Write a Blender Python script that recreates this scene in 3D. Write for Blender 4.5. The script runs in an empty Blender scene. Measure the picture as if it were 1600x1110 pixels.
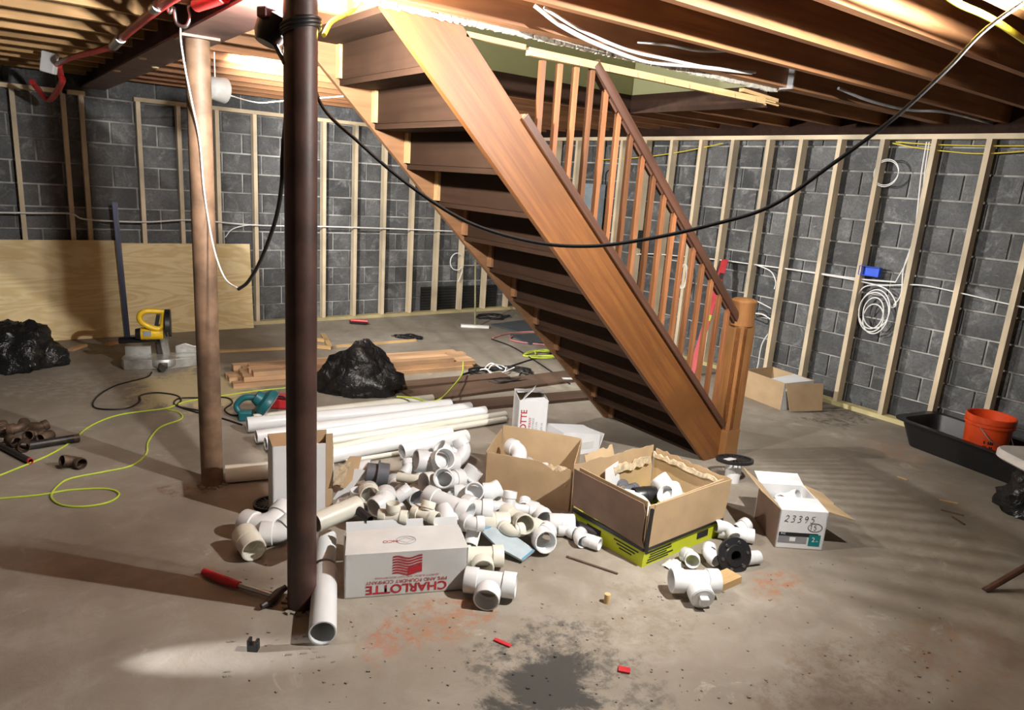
import bpy, math, random
from mathutils import Vector, Matrix, Euler, noise
random.seed(7)
S = bpy.context.scene
COL = S.collection
rad = math.radians
# ------------------------------------------------------------------ camera
HC, FPX, YAW, PITCH, ROLL = 1.75, 1109.0, rad(36.92), rad(13.78), rad(-4.03)
_f = Vector((math.sin(YAW)*math.cos(PITCH), math.cos(YAW)*math.cos(PITCH), -math.sin(PITCH)))
_r0 = Vector((math.cos(YAW), -math.sin(YAW), 0)); _d0 = _f.cross(_r0)
_r = _r0*math.cos(ROLL) + _d0*math.sin(ROLL); _d = -_r0*math.sin(ROLL) + _d0*math.cos(ROLL)
CAM = Vector((0, 0, HC))
cd = bpy.data.cameras.new('camera'); cam = bpy.data.objects.new('camera', cd); COL.objects.link(cam)
cd.sensor_fit = 'HORIZONTAL'; cd.sensor_width = 36; cd.lens = FPX/1600*36; cd.clip_start = .05
cam.matrix_world = Matrix.Translation(CAM) @ Matrix((_r, -_d, -_f)).transposed().to_4x4()
S.camera = cam
def W(x, y, z=0.0):
    """survey helper: the point at height z seen in direction of photo pixel x, y"""
    v = _r*((x-800)/FPX) + _d*((y-555)/FPX) + _f
    t = (z-HC)/v.z
    return CAM + v*t
def ON(x, y, ax, val):
    v = _r*((x-800)/FPX) + _d*((y-555)/FPX) + _f
    return CAM + v*((val-CAM[ax])/v[ax])
# ------------------------------------------------------------------ world, lights, exposure
w = bpy.data.worlds.new('world'); S.world = w; w.use_nodes = True
w.node_tree.nodes['Background'].inputs[0].default_value = (1, .95, .86, 1)
w.node_tree.nodes['Background'].inputs[1].default_value = .35
S.view_settings.view_transform = 'Standard'; S.view_settings.look = 'None'
S.view_settings.exposure = 1.0; S.view_settings.gamma = 1
S.view_settings.use_curve_mapping = False
L_POST = Vector((.953, 2.64, 2.20))      # lamp tied to the near column
L_NEAR = Vector((2.52, .90, 2.36))       # lamp under the joists, right of the camera
L_BACK = Vector((1.235, 4.92, 2.18))      # flood lamp behind the far column, turned to the right
P_POST, P_NEAR, P_BACK, P_UP = 215, 235, 400, 170
L_UP = Vector((1.52, 3.93, 3.60))        # lamp over the stairs on the floor above
LAMPCOL = (1, .965, .915)
# ------------------------------------------------------------------ materials
def nt(name):
    m = bpy.data.materials.new(name); m.use_nodes = True
    return m, m.node_tree.nodes, m.node_tree.links, m.node_tree.nodes['Principled BSDF']
def mixc(N, L, fac, a, b, mode='MIX'):
    n = N.new('ShaderNodeMix'); n.data_type = 'RGBA'; n.blend_type = mode
    for s, v in ((0, fac), (6, a), (7, b)):
        if hasattr(v, 'is_linked') or hasattr(v, 'links'): L.new(v, n.inputs[s])
        else: n.inputs[s].default_value = (*v, 1) if isinstance(v, tuple) and len(v) == 3 else v
    return n.outputs[2]
def tex(N, L, vec, scale, detail=4, rough=.55, dist=0):
    n = N.new('ShaderNodeTexNoise'); n.inputs['Scale'].default_value = scale
    n.inputs['Detail'].default_value = detail; n.inputs['Roughness'].default_value = rough
    n.inputs['Distortion'].default_value = dist; L.new(vec, n.inputs['Vector']); return n.outputs['Fac']
def ramp(N, L, fac, a, b):
    n = N.new('ShaderNodeMapRange'); n.inputs[1].default_value = a; n.inputs[2].default_value = b
    n.interpolation_type = 'SMOOTHSTEP'; L.new(fac, n.inputs[0]); return n.outputs[0]
def math_(N, L, op, a, b):
    n = N.new('ShaderNodeMath'); n.operation = op
    for i, v in enumerate((a, b)):
        if isinstance(v, (int, float)): n.inputs[i].default_value = v
        else: L.new(v, n.inputs[i])
    return n.outputs[0]
def bump(N, L, B, h, st, dist=.01):
    n = N.new('ShaderNodeBump'); n.inputs['Strength'].default_value = st; n.inputs['Distance'].default_value = dist
    L.new(h, n.inputs['Height']); L.new(n.outputs[0], B.inputs['Normal'])
def coords(N, L, scale=(1, 1, 1), kind='Object', jitter=False, turn=0):
    tc = N.new('ShaderNodeTexCoord'); out = tc.outputs[kind]
    if turn:
        m0 = N.new('ShaderNodeMapping'); m0.inputs['Rotation'].default_value = (0, turn, 0); L.new(out, m0.inputs[0]); out = m0.outputs[0]
    if jitter:
        oi = N.new('ShaderNodeObjectInfo'); v = N.new('ShaderNodeVectorMath'); v.operation = 'MULTIPLY_ADD'
        c = N.new('ShaderNodeCombineXYZ')
        for i in range(3): L.new(oi.outputs['Random'], c.inputs[i])
        L.new(c.outputs[0], v.inputs[0]); v.inputs[1].default_value = (37, 53, 71); L.new(out, v.inputs[2]); out = v.outputs[0]
    mp = N.new('ShaderNodeMapping'); mp.inputs['Scale'].default_value = scale; L.new(out, mp.inputs[0])
    return mp.outputs[0]
def wood(name, c1, c2, axis=0, rough=.6, vary=.25, grain=28, bumpst=.25, turn=0):
    m, N, L, B = nt(name)
    sc = [grain]*3; sc[axis] = grain*.05
    v = coords(N, L, tuple(sc), jitter=True, turn=turn)
    f = tex(N, L, v, 1, 5, .6, .6)
    col = mixc(N, L, ramp(N, L, f, .3, .72), c1, c2)
    v2 = coords(N, L, (3, 3, 3), jitter=True)
    col = mixc(N, L, ramp(N, L, tex(N, L, v2, .8, 3), .35, .75), col, tuple(x*.62 for x in c1))
    oi = N.new('ShaderNodeObjectInfo')
    h = N.new('ShaderNodeHueSaturation'); L.new(col, h.inputs['Color'])
    mr = N.new('ShaderNodeMapRange'); mr.inputs[3].default_value = 1-vary; mr.inputs[4].default_value = 1+vary
    L.new(oi.outputs['Random'], mr.inputs[0]); L.new(mr.outputs[0], h.inputs['Value'])
    L.new(h.outputs[0], B.inputs['Base Color']); B.inputs['Roughness'].default_value = rough
    if rough >= .7: B.inputs['Specular IOR Level'].default_value = .12
    bump(N, L, B, f, bumpst, .004)
    return m
def plain(name, c, rough=.5, metal=0, noise_amt=.12, ns=9, bumpst=.06, coat=0, vary=0):
    m, N, L, B = nt(name)
    v = coords(N, L, (1, 1, 1), jitter=True)
    f = tex(N, L, v, ns, 5)
    col = mixc(N, L, ramp(N, L, f, .3, .7), tuple(x*(1-noise_amt) for x in c), tuple(min(1, x*(1+noise_amt)) for x in c))
    if vary:
        oi = N.new('ShaderNodeObjectInfo'); h = N.new('ShaderNodeHueSaturation'); L.new(col, h.inputs['Color'])
        mr = N.new('ShaderNodeMapRange'); mr.inputs[3].default_value = 1-vary; mr.inputs[4].default_value = 1+vary
        L.new(oi.outputs['Random'], mr.inputs[0]); L.new(mr.outputs[0], h.inputs['Value']); col = h.outputs[0]
    L.new(col, B.inputs['Base Color']); B.inputs['Roughness'].default_value = rough; B.inputs['Metallic'].default_value = metal
    B.inputs['Coat Weight'].default_value = coat
    if bumpst: bump(N, L, B, tex(N, L, v, ns*6, 3), bumpst, .003)
    return m
M = {}
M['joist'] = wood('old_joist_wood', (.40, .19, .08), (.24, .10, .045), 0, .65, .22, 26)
M['joist_pale_lit'] = wood('pale_lit_joist_wood', (.58, .36, .17), (.42, .23, .10), 0, .7, .35, 24)  # pale wood, lightened further to stand in for lamplight on the left joists
M['joist_y'] = wood('old_joist_wood_y', (.30, .15, .07), (.20, .09, .045), 1, .65, .2, 26)
M['subfloor'] = wood('subfloor_wood', (.10, .06, .038), (.065, .04, .025), 1, .75, .3, 20)
M['stud'] = wood('new_pine_stud', (.84, .71, .51), (.74, .58, .38), 2, .6, .12, 22, .12)
M['plate_x'] = wood('pine_plate_x', (.80, .65, .45), (.70, .54, .34), 0, .6, .1, 22, .12)
M['plate_y'] = wood('pine_plate_y', (.84, .71, .50), (.76, .61, .41), 1, .6, .1, 22, .12)
M['treated'] = wood('treated_plate', (.62, .53, .28), (.52, .42, .20), 0, .65, .1, 20, .12)
M['treated_y'] = wood('treated_plate_y', (.66, .58, .30), (.54, .45, .21), 1, .65, .1, 20, .12)
M['lumber'] = wood('pine_lumber', (.66, .42, .24), (.52, .30, .16), 0, .6, .2, 22, .12)
M['stringer'] = wood('varnished_fir', (.225, .088, .022), (.135, .044, .012), 0, .52, .04, 30, .22, rad(-44.2))
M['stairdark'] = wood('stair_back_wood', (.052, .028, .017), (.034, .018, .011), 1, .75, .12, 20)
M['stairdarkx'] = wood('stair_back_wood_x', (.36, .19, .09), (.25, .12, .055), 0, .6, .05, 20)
M['baluster'] = wood('baluster_wood', (.33, .14, .058), (.22, .082, .034), 2, .45, .45, 34)
M['rail'] = wood('dark_rail_wood', (.12, .055, .035), (.075, .035, .022), 0, .42, .05, 26, .25, rad(-43.5))
M['newel'] = wood('newel_wood', (.36, .17, .06), (.25, .10, .035), 2, .4, .05, 30)
M['darkboard'] = wood('dark_panel_board', (.15, .095, .065), (.10, .062, .042), 0, .6, .2, 20)
M['strip'] = wood('raw_furring_strip', (.70, .48, .24), (.55, .34, .15), 0, .7, .1, 24)
def plywood():
    m, N, L, B = nt('plywood')
    v = coords(N, L, (.55, 3.2, 3.2))
    f0 = tex(N, L, v, 1.3, 3, .55, 1.6)
    wv = N.new('ShaderNodeMath'); wv.operation = 'SINE'; L.new(math_(N, L, 'MULTIPLY', f0, 42.0), wv.inputs[0])
    g = math_(N, L, 'MULTIPLY', math_(N, L, 'ADD', wv.outputs[0], 1.0), .5)
    col = mixc(N, L, g, (.74, .55, .26), (.86, .70, .40))
    col = mixc(N, L, ramp(N, L, tex(N, L, coords(N, L, (1.2, 2, 2)), 1.6, 4), .55, .8), col, (.64, .44, .18))
    L.new(col, B.inputs['Base Color']); B.inputs['Roughness'].default_value = .6
    bump(N, L, B, g, .05, .003); return m
M['ply'] = plywood()
def cmu():
    m, N, L, B = nt('painted_block')
    v = coords(N, L, (1, 1, 1), jitter=True)
    big = tex(N, L, v, 2.6, 5, .6); fine = tex(N, L, v, 60, 5, .7)
    col = mixc(N, L, ramp(N, L, big, .32, .72), (.068, .071, .075), (.15, .154, .156))
    col = mixc(N, L, ramp(N, L, tex(N, L, v, 4.5, 7, .7, 1.2), .50, .70), col, (.25, .255, .26))
    col = mixc(N, L, ramp(N, L, tex(N, L, coords(N, L, (6, 6, 22), jitter=True), 1, 6, .7, 1.5), .62, .74), col, (.34, .34, .33))
    col = mixc(N, L, ramp(N, L, fine, .35, .7), col, mixc(N, L, .5, col, (.02, .02, .022)))
    oi = N.new('ShaderNodeObjectInfo'); h = N.new('ShaderNodeHueSaturation'); L.new(col, h.inputs['Color'])
    mr = N.new('ShaderNodeMapRange'); mr.inputs[3].default_value = .75; mr.inputs[4].default_value = 1.3
    L.new(oi.outputs['Random'], mr.inputs[0]); L.new(mr.outputs[0], h.inputs['Value'])
    L.new(h.outputs[0], B.inputs['Base Color']); B.inputs['Roughness'].default_value = .62
    bump(N, L, B, fine, .35, .005); return m
M['cmu'] = cmu()
M['darkwall'] = plain('unlit_block_wall', (.07, .068, .065), .8, 0, .3, 5, .3)
M['mortar'] = plain('mortar', (.37, .365, .35), .85, 0, .5, 4, .3)
def concrete():
    m, N, L, B = nt('old_concrete')
    v = coords(N, L, (1, 1, 1)); big = tex(N, L, v, .9, 6, .62, .5); mid = tex(N, L, v, 5.5, 6, .65, .6); fine = tex(N, L, v, 55, 5, .7)
    col = mixc(N, L, ramp(N, L, big, .3, .72), (.235, .205, .168), (.405, .368, .31))
    col = mixc(N, L, ramp(N, L, mid, .35, .75), mixc(N, L, .5, col, (.20, .16, .115)), col)
    col = mixc(N, L, ramp(N, L, tex(N, L, v, 2.3, 7, .7, 1.2), .60, .74), col, (.44, .40, .33))
    geo = N.new('ShaderNodeNewGeometry')
    edge = tex(N, L, v, 4.2, 8, .74, .5)
    speck = ramp(N, L, tex(N, L, v, 16, 6, .75), .42, .62)
    def blob(cx, cy, rx, ry, c, amt, grain=False, hard=.25):
        nonlocal col
        mp = N.new('ShaderNodeMapping'); mp.inputs['Location'].default_value = (-cx/rx, -cy/ry, 0); mp.inputs['Scale'].default_value = (1/rx, 1/ry, 0)
        L.new(geo.outputs['Position'], mp.inputs[0])
        ln = N.new('ShaderNodeVectorMath'); ln.operation = 'LENGTH'; L.new(mp.outputs[0], ln.inputs[0])
        d = math_(N, L, 'ADD', ln.outputs['Value'], math_(N, L, 'MULTIPLY', math_(N, L, 'SUBTRACT', edge, .5), 3.4))
        mk = math_(N, L, 'SUBTRACT', 1.0, ramp(N, L, d, 1-hard, 1+hard))
        if grain: mk = math_(N, L, 'MULTIPLY', mk, speck)
        col = mixc(N, L, math_(N, L, 'MULTIPLY', mk, amt), col, c)
    for px, py, rx, ry, c, amt, gr in STAINS:
        p = W(px, py); blob(p.x, p.y, rx, ry, c, amt, gr)
    L.new(col, B.inputs['Base Color'])
    rgh = math_(N, L, 'ADD', .62, math_(N, L, 'MULTIPLY', mid, .3)); L.new(rgh, B.inputs['Roughness'])
    hgt = math_(N, L, 'ADD', math_(N, L, 'MULTIPLY', fine, .25), mid); bump(N, L, B, hgt, .45, .008)
    return m
# dirt and spills on the slab: pixel, radii in metres, colour, strength, grainy
STAINS = [(1215, 915, .16, .10, (.36, .15, .07), .75, True), (690, 965, .20, .16, (.34, .14, .06), .7, True), (600, 1005, .10, .08, (.36, .12, .06), .6, True),
          (855, 1075, .26, .13, (.028, .028, .027), .9, False), (790, 1040, .16, .16, (.05, .047, .042), .7, True), (870, 1000, .22, .14, (.055, .05, .045), .75, True), (930, 1050, .2, .12, (.05, .046, .04), .7, True), (1000, 1095, .16, .1, (.07, .06, .05), .6, True),
          (1400, 705, .18, .25, (.40, .20, .11), .6, True), (1310, 650, .4, .2, (.07, .06, .05), .8, True),
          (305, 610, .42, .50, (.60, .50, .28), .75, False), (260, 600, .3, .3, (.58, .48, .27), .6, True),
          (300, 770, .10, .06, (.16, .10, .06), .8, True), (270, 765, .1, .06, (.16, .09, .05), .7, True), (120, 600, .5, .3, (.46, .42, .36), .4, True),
          (1300, 1080, .5, .2, (.16, .10, .06), .5, True), (1500, 1020, .3, .2, (.30, .15, .08), .4, True), (1000, 960, .3, .2, (.20, .15, .10), .5, True)]
M['floor'] = concrete()
M['post_far'] = plain('lit_column_paint', (.165, .10, .060), .62, 0, .4, 7, .15)  # column paint lightened so its colour carries the lamp's light
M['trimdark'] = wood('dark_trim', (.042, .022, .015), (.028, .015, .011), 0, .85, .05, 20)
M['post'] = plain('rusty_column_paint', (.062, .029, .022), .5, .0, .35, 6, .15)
M['steel'] = plain('primer_red_beam', (.115, .058, .046), .5, .2, .35, 5, .1)
M['steelbolt'] = plain('beam_plug', (.62, .47, .28), .6)
M['pvc'] = plain('white_pvc', (.75, .765, .775), .28, 0, .05, 4, .02, .1, .05)
M['pvc_old'] = plain('cream_pvc', (.70, .68, .59), .34, 0, .07, 5, .02, .05, .06)
M['pvc_purple'] = plain('purple_primer', (.05, .02, .08), .4)
M['abs'] = plain('black_abs', (.018, .018, .02), .35)
M['greyrub'] = plain('grey_rubber', (.12, .125, .145), .42)
M['card'] = plain('kraft_cardboard', (.46, .32, .185), .75, 0, .1, 5, .08)
M['cardin'] = plain('kraft_inside', (.50, .36, .21), .78, 0, .08, 5, .08)
M['cardrough'] = plain('torn_cardboard', (.62, .50, .34), .9, 0, .3, 40, .5)
M['carddark'] = plain('brown_print_cardboard', (.20, .13, .09), .7, 0, .15, 6, .08)
M['whitecard'] = plain('white_coated_card', (.72, .73, .74), .6, 0, .05, 4, .05)
M['greycard'] = plain('grey_white_card', (.60, .60, .59), .65, 0, .08, 4, .06)
M['red_ink'] = plain('red_ink', (.42, .018, .03), .7, 0, .08)
M['grey_ink'] = plain('grey_ink', (.25, .25, .27), .7)
M['black_ink'] = plain('black_ink', (.012, .012, .014), .6)
M['teal_ink'] = plain('teal_ink', (.0, .19, .20), .6)
M['white_ink'] = plain('white_ink', (.85, .85, .85), .6)
M['lime'] = plain('lime_print', (.50, .56, .02), .5, 0, .06)
M['black'] = plain('black_plastic', (.012, .012, .013), .4)
M['cordblack'] = plain('black_rubber_cord', (.010, .010, .011), .45, 0, .1, 9, 0)
M['cordlime'] = plain('lime_cord', (.50, .62, .06), .45, 0, .08, 9, 0)
M['romex'] = plain('white_cable', (.82, .82, .80), .4, 0, .04, 9, 0)
M['romexy'] = plain('yellow_cable', (.78, .62, .05), .4, 0, .05, 9, 0)
M['redpipe'] = plain('red_tube', (.52, .035, .035), .32, 0, .12, 6, .02)
M['chrome'] = plain('bright_metal', (.62, .62, .62), .28, 1, .1)
M['alu'] = plain('cast_aluminium', (.52, .52, .50), .42, .7, .2, 12, .1)
M['galv'] = plain('galvanised', (.55, .58, .60), .4, .7, .15)
M['iron'] = plain('rusty_iron', (.13, .085, .058), .6, .5, .5, 9, .3, 0, .2)
M['darkiron'] = plain('black_iron_pipe', (.06, .052, .05), .45, .6, .3, 8, .1)
M['yellow'] = plain('tool_yellow', (.78, .50, .015), .35)
M['teal'] = plain('tool_teal', (.010, .11, .13), .4)
M['red'] = plain('red_plastic', (.55, .03, .04), .4)
M['orange'] = plain('orange_plastic', (.72, .075, .015), .42)
M['blue'] = plain('blue_plastic', (.01, .10, .75), .4)
M['bluebag'] = plain('pale_blue_plastic', (.40, .48, .52), .35, 0, .15)
M['pink'] = plain('pink_label', (.75, .08, .38), .5)
M['olive'] = plain('olive_wall_paint', (.30, .30, .165), .8, 0, .04, 3, .03)
M['plaster'] = plain('white_plaster', (.40, .38, .33), .9, 0, .25, 30, .6)
M['panelgrey'] = plain('grey_panel_metal', (.34, .40, .44), .45, .2)
M['rubber'] = plain('dimpled_black_membrane', (.010, .011, .012), .45, 0, .1, 9, .1)
M['table'] = plain('white_moulded_plastic', (.62, .61, .59), .45)
M['darksheet'] = plain('slate_blue_sheet', (.07, .085, .10), .5)
def bagmat():
    m, N, L, B = nt('black_bin_bag'); B.inputs['Base Color'].default_value = (.012, .012, .013, 1); B.inputs['Roughness'].default_value = .30
    v = coords(N, L, (1, 1, 1)); bump(N, L, B, tex(N, L, v, 9, 4, .6, 1.5), .8, .03); return m
M['bag'] = bagmat()
def bulbmat():
    m, N, L, B = nt('lit_bulb'); B.inputs['Emission Color'].default_value = (1, .9, .75, 1); B.inputs['Emission Strength'].default_value = 25
    B.inputs['Base Color'].default_value = (.9, .9, .9, 1); return m
M['bulb'] = bulbmat()
# ------------------------------------------------------------------ mesh building
class MB:
    def __init__(s): s.v = []; s.f = []
    def add(s, vs, fs):
        o = len(s.v); s.v += [Vector(p) for p in vs]; s.f += [tuple(i+o for i in f) for f in fs]; return s
    def box(s, c, d, R=None):
        vs = [Vector((x*d[0]/2, y*d[1]/2, z*d[2]/2)) for z in (-1, 1) for y in (-1, 1) for x in (-1, 1)]
        if R is not None: vs = [R @ q for q in vs]
        return s.add([q+Vector(c) for q in vs], [(0, 2, 3, 1), (4, 5, 7, 6), (0, 1, 5, 4), (2, 6, 7, 3), (0, 4, 6, 2), (1, 3, 7, 5)])
    def bar(s, a, b, wd, ht, up=(0, 0, 1)):
        a = Vector(a); b = Vector(b); x = (b-a).normalized(); y = Vector(up).cross(x)
        y = y.normalized() if y.length > 1e-5 else Vector((0, 1, 0)); z = x.cross(y)
        R = Matrix((x, y, z)).transposed(); return s.box((a+b)/2, ((b-a).length, wd, ht), R)
    def prism(s, poly, a, b, ax=1):
        """polygon in the plane normal to axis ax, extruded from a to b"""
        n = len(poly)
        def P(u, v, t): return {0: (t, u, v), 1: (u, t, v), 2: (u, v, t)}[ax]
        vs = [P(u, v, a) for u, v in poly]+[P(u, v, b) for u, v in poly]
        fs = [tuple(range(n)), tuple(range(2*n-1, n-1, -1))]+[(i, n+i, n+(i+1) % n, (i+1) % n) for i in range(n)]
        return s.add(vs, fs)
    @staticmethod
    def frames(path):
        path = [Vector(p) for p in path]; n = len(path); T = []
        for i in range(n):
            t = path[min(i+1, n-1)]-path[max(i-1, 0)]
            T.append(t.normalized() if t.length > 1e-9 else (T[-1] if T else Vector((0, 0, 1))))
        u = T[0].orthogonal().normalized(); out = []
        for i in range(n):
            u = u-T[i]*u.dot(T[i]); u = u.normalized() if u.length > 1e-6 else T[i].orthogonal().normalized()
            out.append((path[i], u, T[i].cross(u)))
        return out
    def tube(s, path, r, n=8, cap=True, squash=1):
        fr = s.frames(path); m = len(fr); rr = r if isinstance(r, (list, tuple)) else [r]*m
        vs = []
        for (p, u, v), q in zip(fr, rr):
            for k in range(n):
                a = 2*math.pi*k/n; vs.append(p+u*math.cos(a)*q+v*math.sin(a)*q*squash)
        fs = [(i*n+k, i*n+(k+1) % n, (i+1)*n+(k+1) % n, (i+1)*n+k) for i in range(m-1) for k in range(n)]
        if cap: fs += [tuple(range(n-1, -1, -1)), tuple((m-1)*n+k for k in range(n))]
        return s.add(vs, fs)
    def hollow(s, path, ro, ri, n=20, close0=False):
        """tube with a wall: outer skin, rims, inner skin"""
        fr = s.frames(path); m = len(fr); vs = []
        for rr in (ro, ri):
            for (p, u, v), q in zip(fr, rr):
                for k in range(n):
                    a = 2*math.pi*k/n; vs.append(p+u*math.cos(a)*q+v*math.sin(a)*q)
        o = m*n; fs = []
        for i in range(m-1):
            for k in range(n):
                k2 = (k+1) % n
                fs.append((i*n+k, i*n+k2, (i+1)*n+k2, (i+1)*n+k)); fs.append((o+i*n+k, o+(i+1)*n+k, o+(i+1)*n+k2, o+i*n+k2))
        for k in range(n):
            k2 = (k+1) % n
            fs.append((k, o+k, o+k2, k2)); fs.append(((m-1)*n+k, (m-1)*n+k2, o+(m-1)*n+k2, o+(m-1)*n+k))
        return s.add(vs, fs)
    def lathe(s, prof, n=20, Mx=None):
        vs = []
        for r, z in prof:
            for k in range(n):
                a = 2*math.pi*k/n; vs.append(Vector((r*math.cos(a), r*math.sin(a), z)))
        if Mx is not None: vs = [Mx @ q for q in vs]
        m = len(prof); fs = [(i*n+k, i*n+(k+1) % n, (i+1)*n+(k+1) % n, (i+1)*n+k) for i in range(m-1) for k in range(n)]
        return s.add(vs, fs)
    def mesh(s, name, mat, smooth=35):
        me = bpy.data.meshes.new(name); me.from_pydata([tuple(q) for q in s.v], [], s.f); me.materials.append(M[mat] if isinstance(mat, str) else mat)
        me.update()
        if smooth:
            me.polygons.foreach_set('use_smooth', [True]*len(me.polygons)); me.set_sharp_from_angle(angle=rad(smooth))
        return me
    def build(s, name, mat, parent=None, smooth=35, bevel=0):
        o = ob(name, s.mesh(name, mat, smooth), parent)
        if bevel:
            b = o.modifiers.new('bevel', 'BEVEL'); b.width = bevel; b.segments = 2; b.limit_method = 'ANGLE'
        return o
def ob(name, me, parent=None, loc=None, rot=None):
    o = bpy.data.objects.new(name, me); COL.objects.link(o)
    if parent is not None: o.parent = parent
    if loc is not None: o.location = loc
    if rot is not None: o.rotation_euler = rot
    return o
def tag(o, label, cat, group=None):
    o['label'] = label; o['category'] = cat
    if group: o['group'] = group
    return o
def thing(name, label, cat, loc=(0, 0, 0), rz=0, group=None, rot=None):
    o = ob(name, None, None, loc, rot if rot else (0, 0, rz)); o.empty_display_size = .05
    return tag(o, label, cat, group)
def struct(o): o['kind'] = 'structure'; return o
def spline(pts, k=8):
    pts = [Vector(p) for p in pts]; out = []; P = [pts[0]*2-pts[1]]+pts+[pts[-1]*2-pts[-2]]
    for i in range(1, len(P)-2):
        a, b, c, d = P[i-1:i+3]
        for j in range(k):
            t = j/k; out.append(.5*((2*b)+(c-a)*t+(2*a-5*b+4*c-d)*t*t+(3*b-a-3*c+d)*t**3))
    return out+[pts[-1]]
def cable(name, pts, r, mat, label, cat, k=8, n=7, group=None, parent=None):
    o = MB().tube(spline(pts, k), r, n).build(name, mat, parent, 60)
    return tag(o, label, cat, group) if parent is None else o
def text(s, size, mat, parent, Mx, name='lettering', align='CENTER', sx=1, bold=0):
    c = bpy.data.curves.new('t', 'FONT'); c.body = s; c.size = size; c.align_x = align; c.align_y = 'CENTER'; c.offset = bold
    o = bpy.data.objects.new('t', c); COL.objects.link(o); bpy.context.view_layer.update()
    me = bpy.data.meshes.new_from_object(o.evaluated_get(bpy.context.evaluated_depsgraph_get()))
    bpy.data.objects.remove(o); bpy.data.curves.remove(c)
    me.materials.clear(); me.materials.append(M[mat]); me.transform(Mx @ Matrix.Diagonal((sx, 1, 1, 1)))
    return ob(name, me, parent)
def rotz(a): return Matrix.Rotation(a, 4, 'Z')
VIEW = -YAW     # heading whose local x runs to the right of the picture
# ------------------------------------------------------------------ the room shell
X0, X1, Y0, Y1 = -2.6, 6.12, -1.2, 8.0        # block faces
JB, JT = 2.40, 2.62                            # joist bottom, top
SB, SR = 7.87, 5.99                            # front faces of the back and right stud walls
fl = struct(MB().box(((X0+X1)/2, (Y0+Y1)/2, -.05), (X1-X0+.6, Y1-Y0+.6, .1)).build('floor', 'floor', smooth=0))
wb = struct(MB().box(((X0+X1)/2, Y1+.11, 1.3), (X1-X0+.4, .2, 2.64)).build('wall_back', 'mortar', smooth=0))
wr = struct(MB().box((X1+.11, (Y0+Y1)/2, 1.3), (.2, Y1-Y0+.4, 2.64)).build('wall_right', 'mortar', smooth=0))
struct(MB().box((X0-.1, (Y0+Y1)/2, 1.3), (.2, Y1-Y0+.4, 2.64)).build('wall_left', 'darkwall', smooth=0))
struct(MB().box(((X0+X1)/2, Y0-.1, 1.3), (X1-X0+.4, .2, 2.64)).build('wall_front', 'darkwall', smooth=0))
def block_mesh(l, h=.1932, t=.03):
    e = .004; m = MB()
    a, b = l/2, h/2
    m.add([(-a, 0, -b), (a, 0, -b), (a, 0, b), (-a, 0, b), (-a+e, -t, -b+e), (a-e, -t, -b+e), (a-e, -t, b-e), (-a+e, -t, b-e)],
          [(4, 5, 6, 7), (0, 1, 5, 4), (1, 2, 6, 5), (2, 3, 7, 6), (3, 0, 4, 7)])
    return m.mesh('block', 'cmu', 0)
full, half = block_mesh(.3940, .1910), block_mesh(.1910, .1910)
for parent, rz, n, place in ((wb, 0, 17, lambda u, z: (X1-u, Y1+.022, z)), (wr, -math.pi/2, 18, lambda u, z: (X1+.022, Y1-u, z))):
    for c in range(13):
        u = 0.0; first = c % 2
        while u < n*.4064:
            l = .2032 if (first and u == 0) else .4064
            ob('block', half if l < .3 else full, parent, place(u+l/2, .1016+c*.2032), (0, 0, rz)); u += l
# ceiling: subfloor boards over joists that sit in the steel beam; the stairwell is open
SX0, SX1, SY0, SY1 = 1.40, 4.02, 2.78, 4.08
ceil = MB()
for a, b, c, d in ((X0, X1, Y0, SY0), (X0, X1, SY1, Y1), (X0, SX0, SY0, SY1), (SX1, X1, SY0, SY1)):
    ceil.box(((a+b)/2, (c+d)/2, JT+.03), (b-a, d-c, .04))
ceil = struct(ceil.build('ceiling', 'subfloor', smooth=0))
def jmesh(l, wd=.042, mat='joist'): return MB().box((l/2, 0, (JT-JB)/2), (l, wd, JT-JB)).mesh('joist', mat, 0)
jl, jr = jmesh(.84-X0, .042, 'joist_pale_lit'), jmesh(X1-.99); js = jmesh(SX0-.99); je = jmesh(X1-SX1)
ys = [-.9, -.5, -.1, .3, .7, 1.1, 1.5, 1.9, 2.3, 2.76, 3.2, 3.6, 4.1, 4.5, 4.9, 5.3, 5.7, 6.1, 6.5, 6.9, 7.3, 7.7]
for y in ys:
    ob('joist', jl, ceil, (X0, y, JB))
    if SY0 < y < SY1:
        ob('joist', js, ceil, (.99, y, JB)); ob('joist', je, ceil, (SX1, y, JB))
    else: ob('joist', jr, ceil, (.99, y, JB))
ob('joist', jr, ceil, (.99, 2.715, JB))                                 # doubled trimmer beside the stairwell
for x in (SX0-.02, SX1+.02): MB().box((x, (SY0+SY1)/2, (JB+JT)/2), (.042, SY1-SY0, JT-JB)).build('header_joist', 'joist_y', ceil, 0)
for x0, x1, y in ((1.9, 3.0, 7.5), (3.9, 4.6, 6.0)): pass
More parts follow.
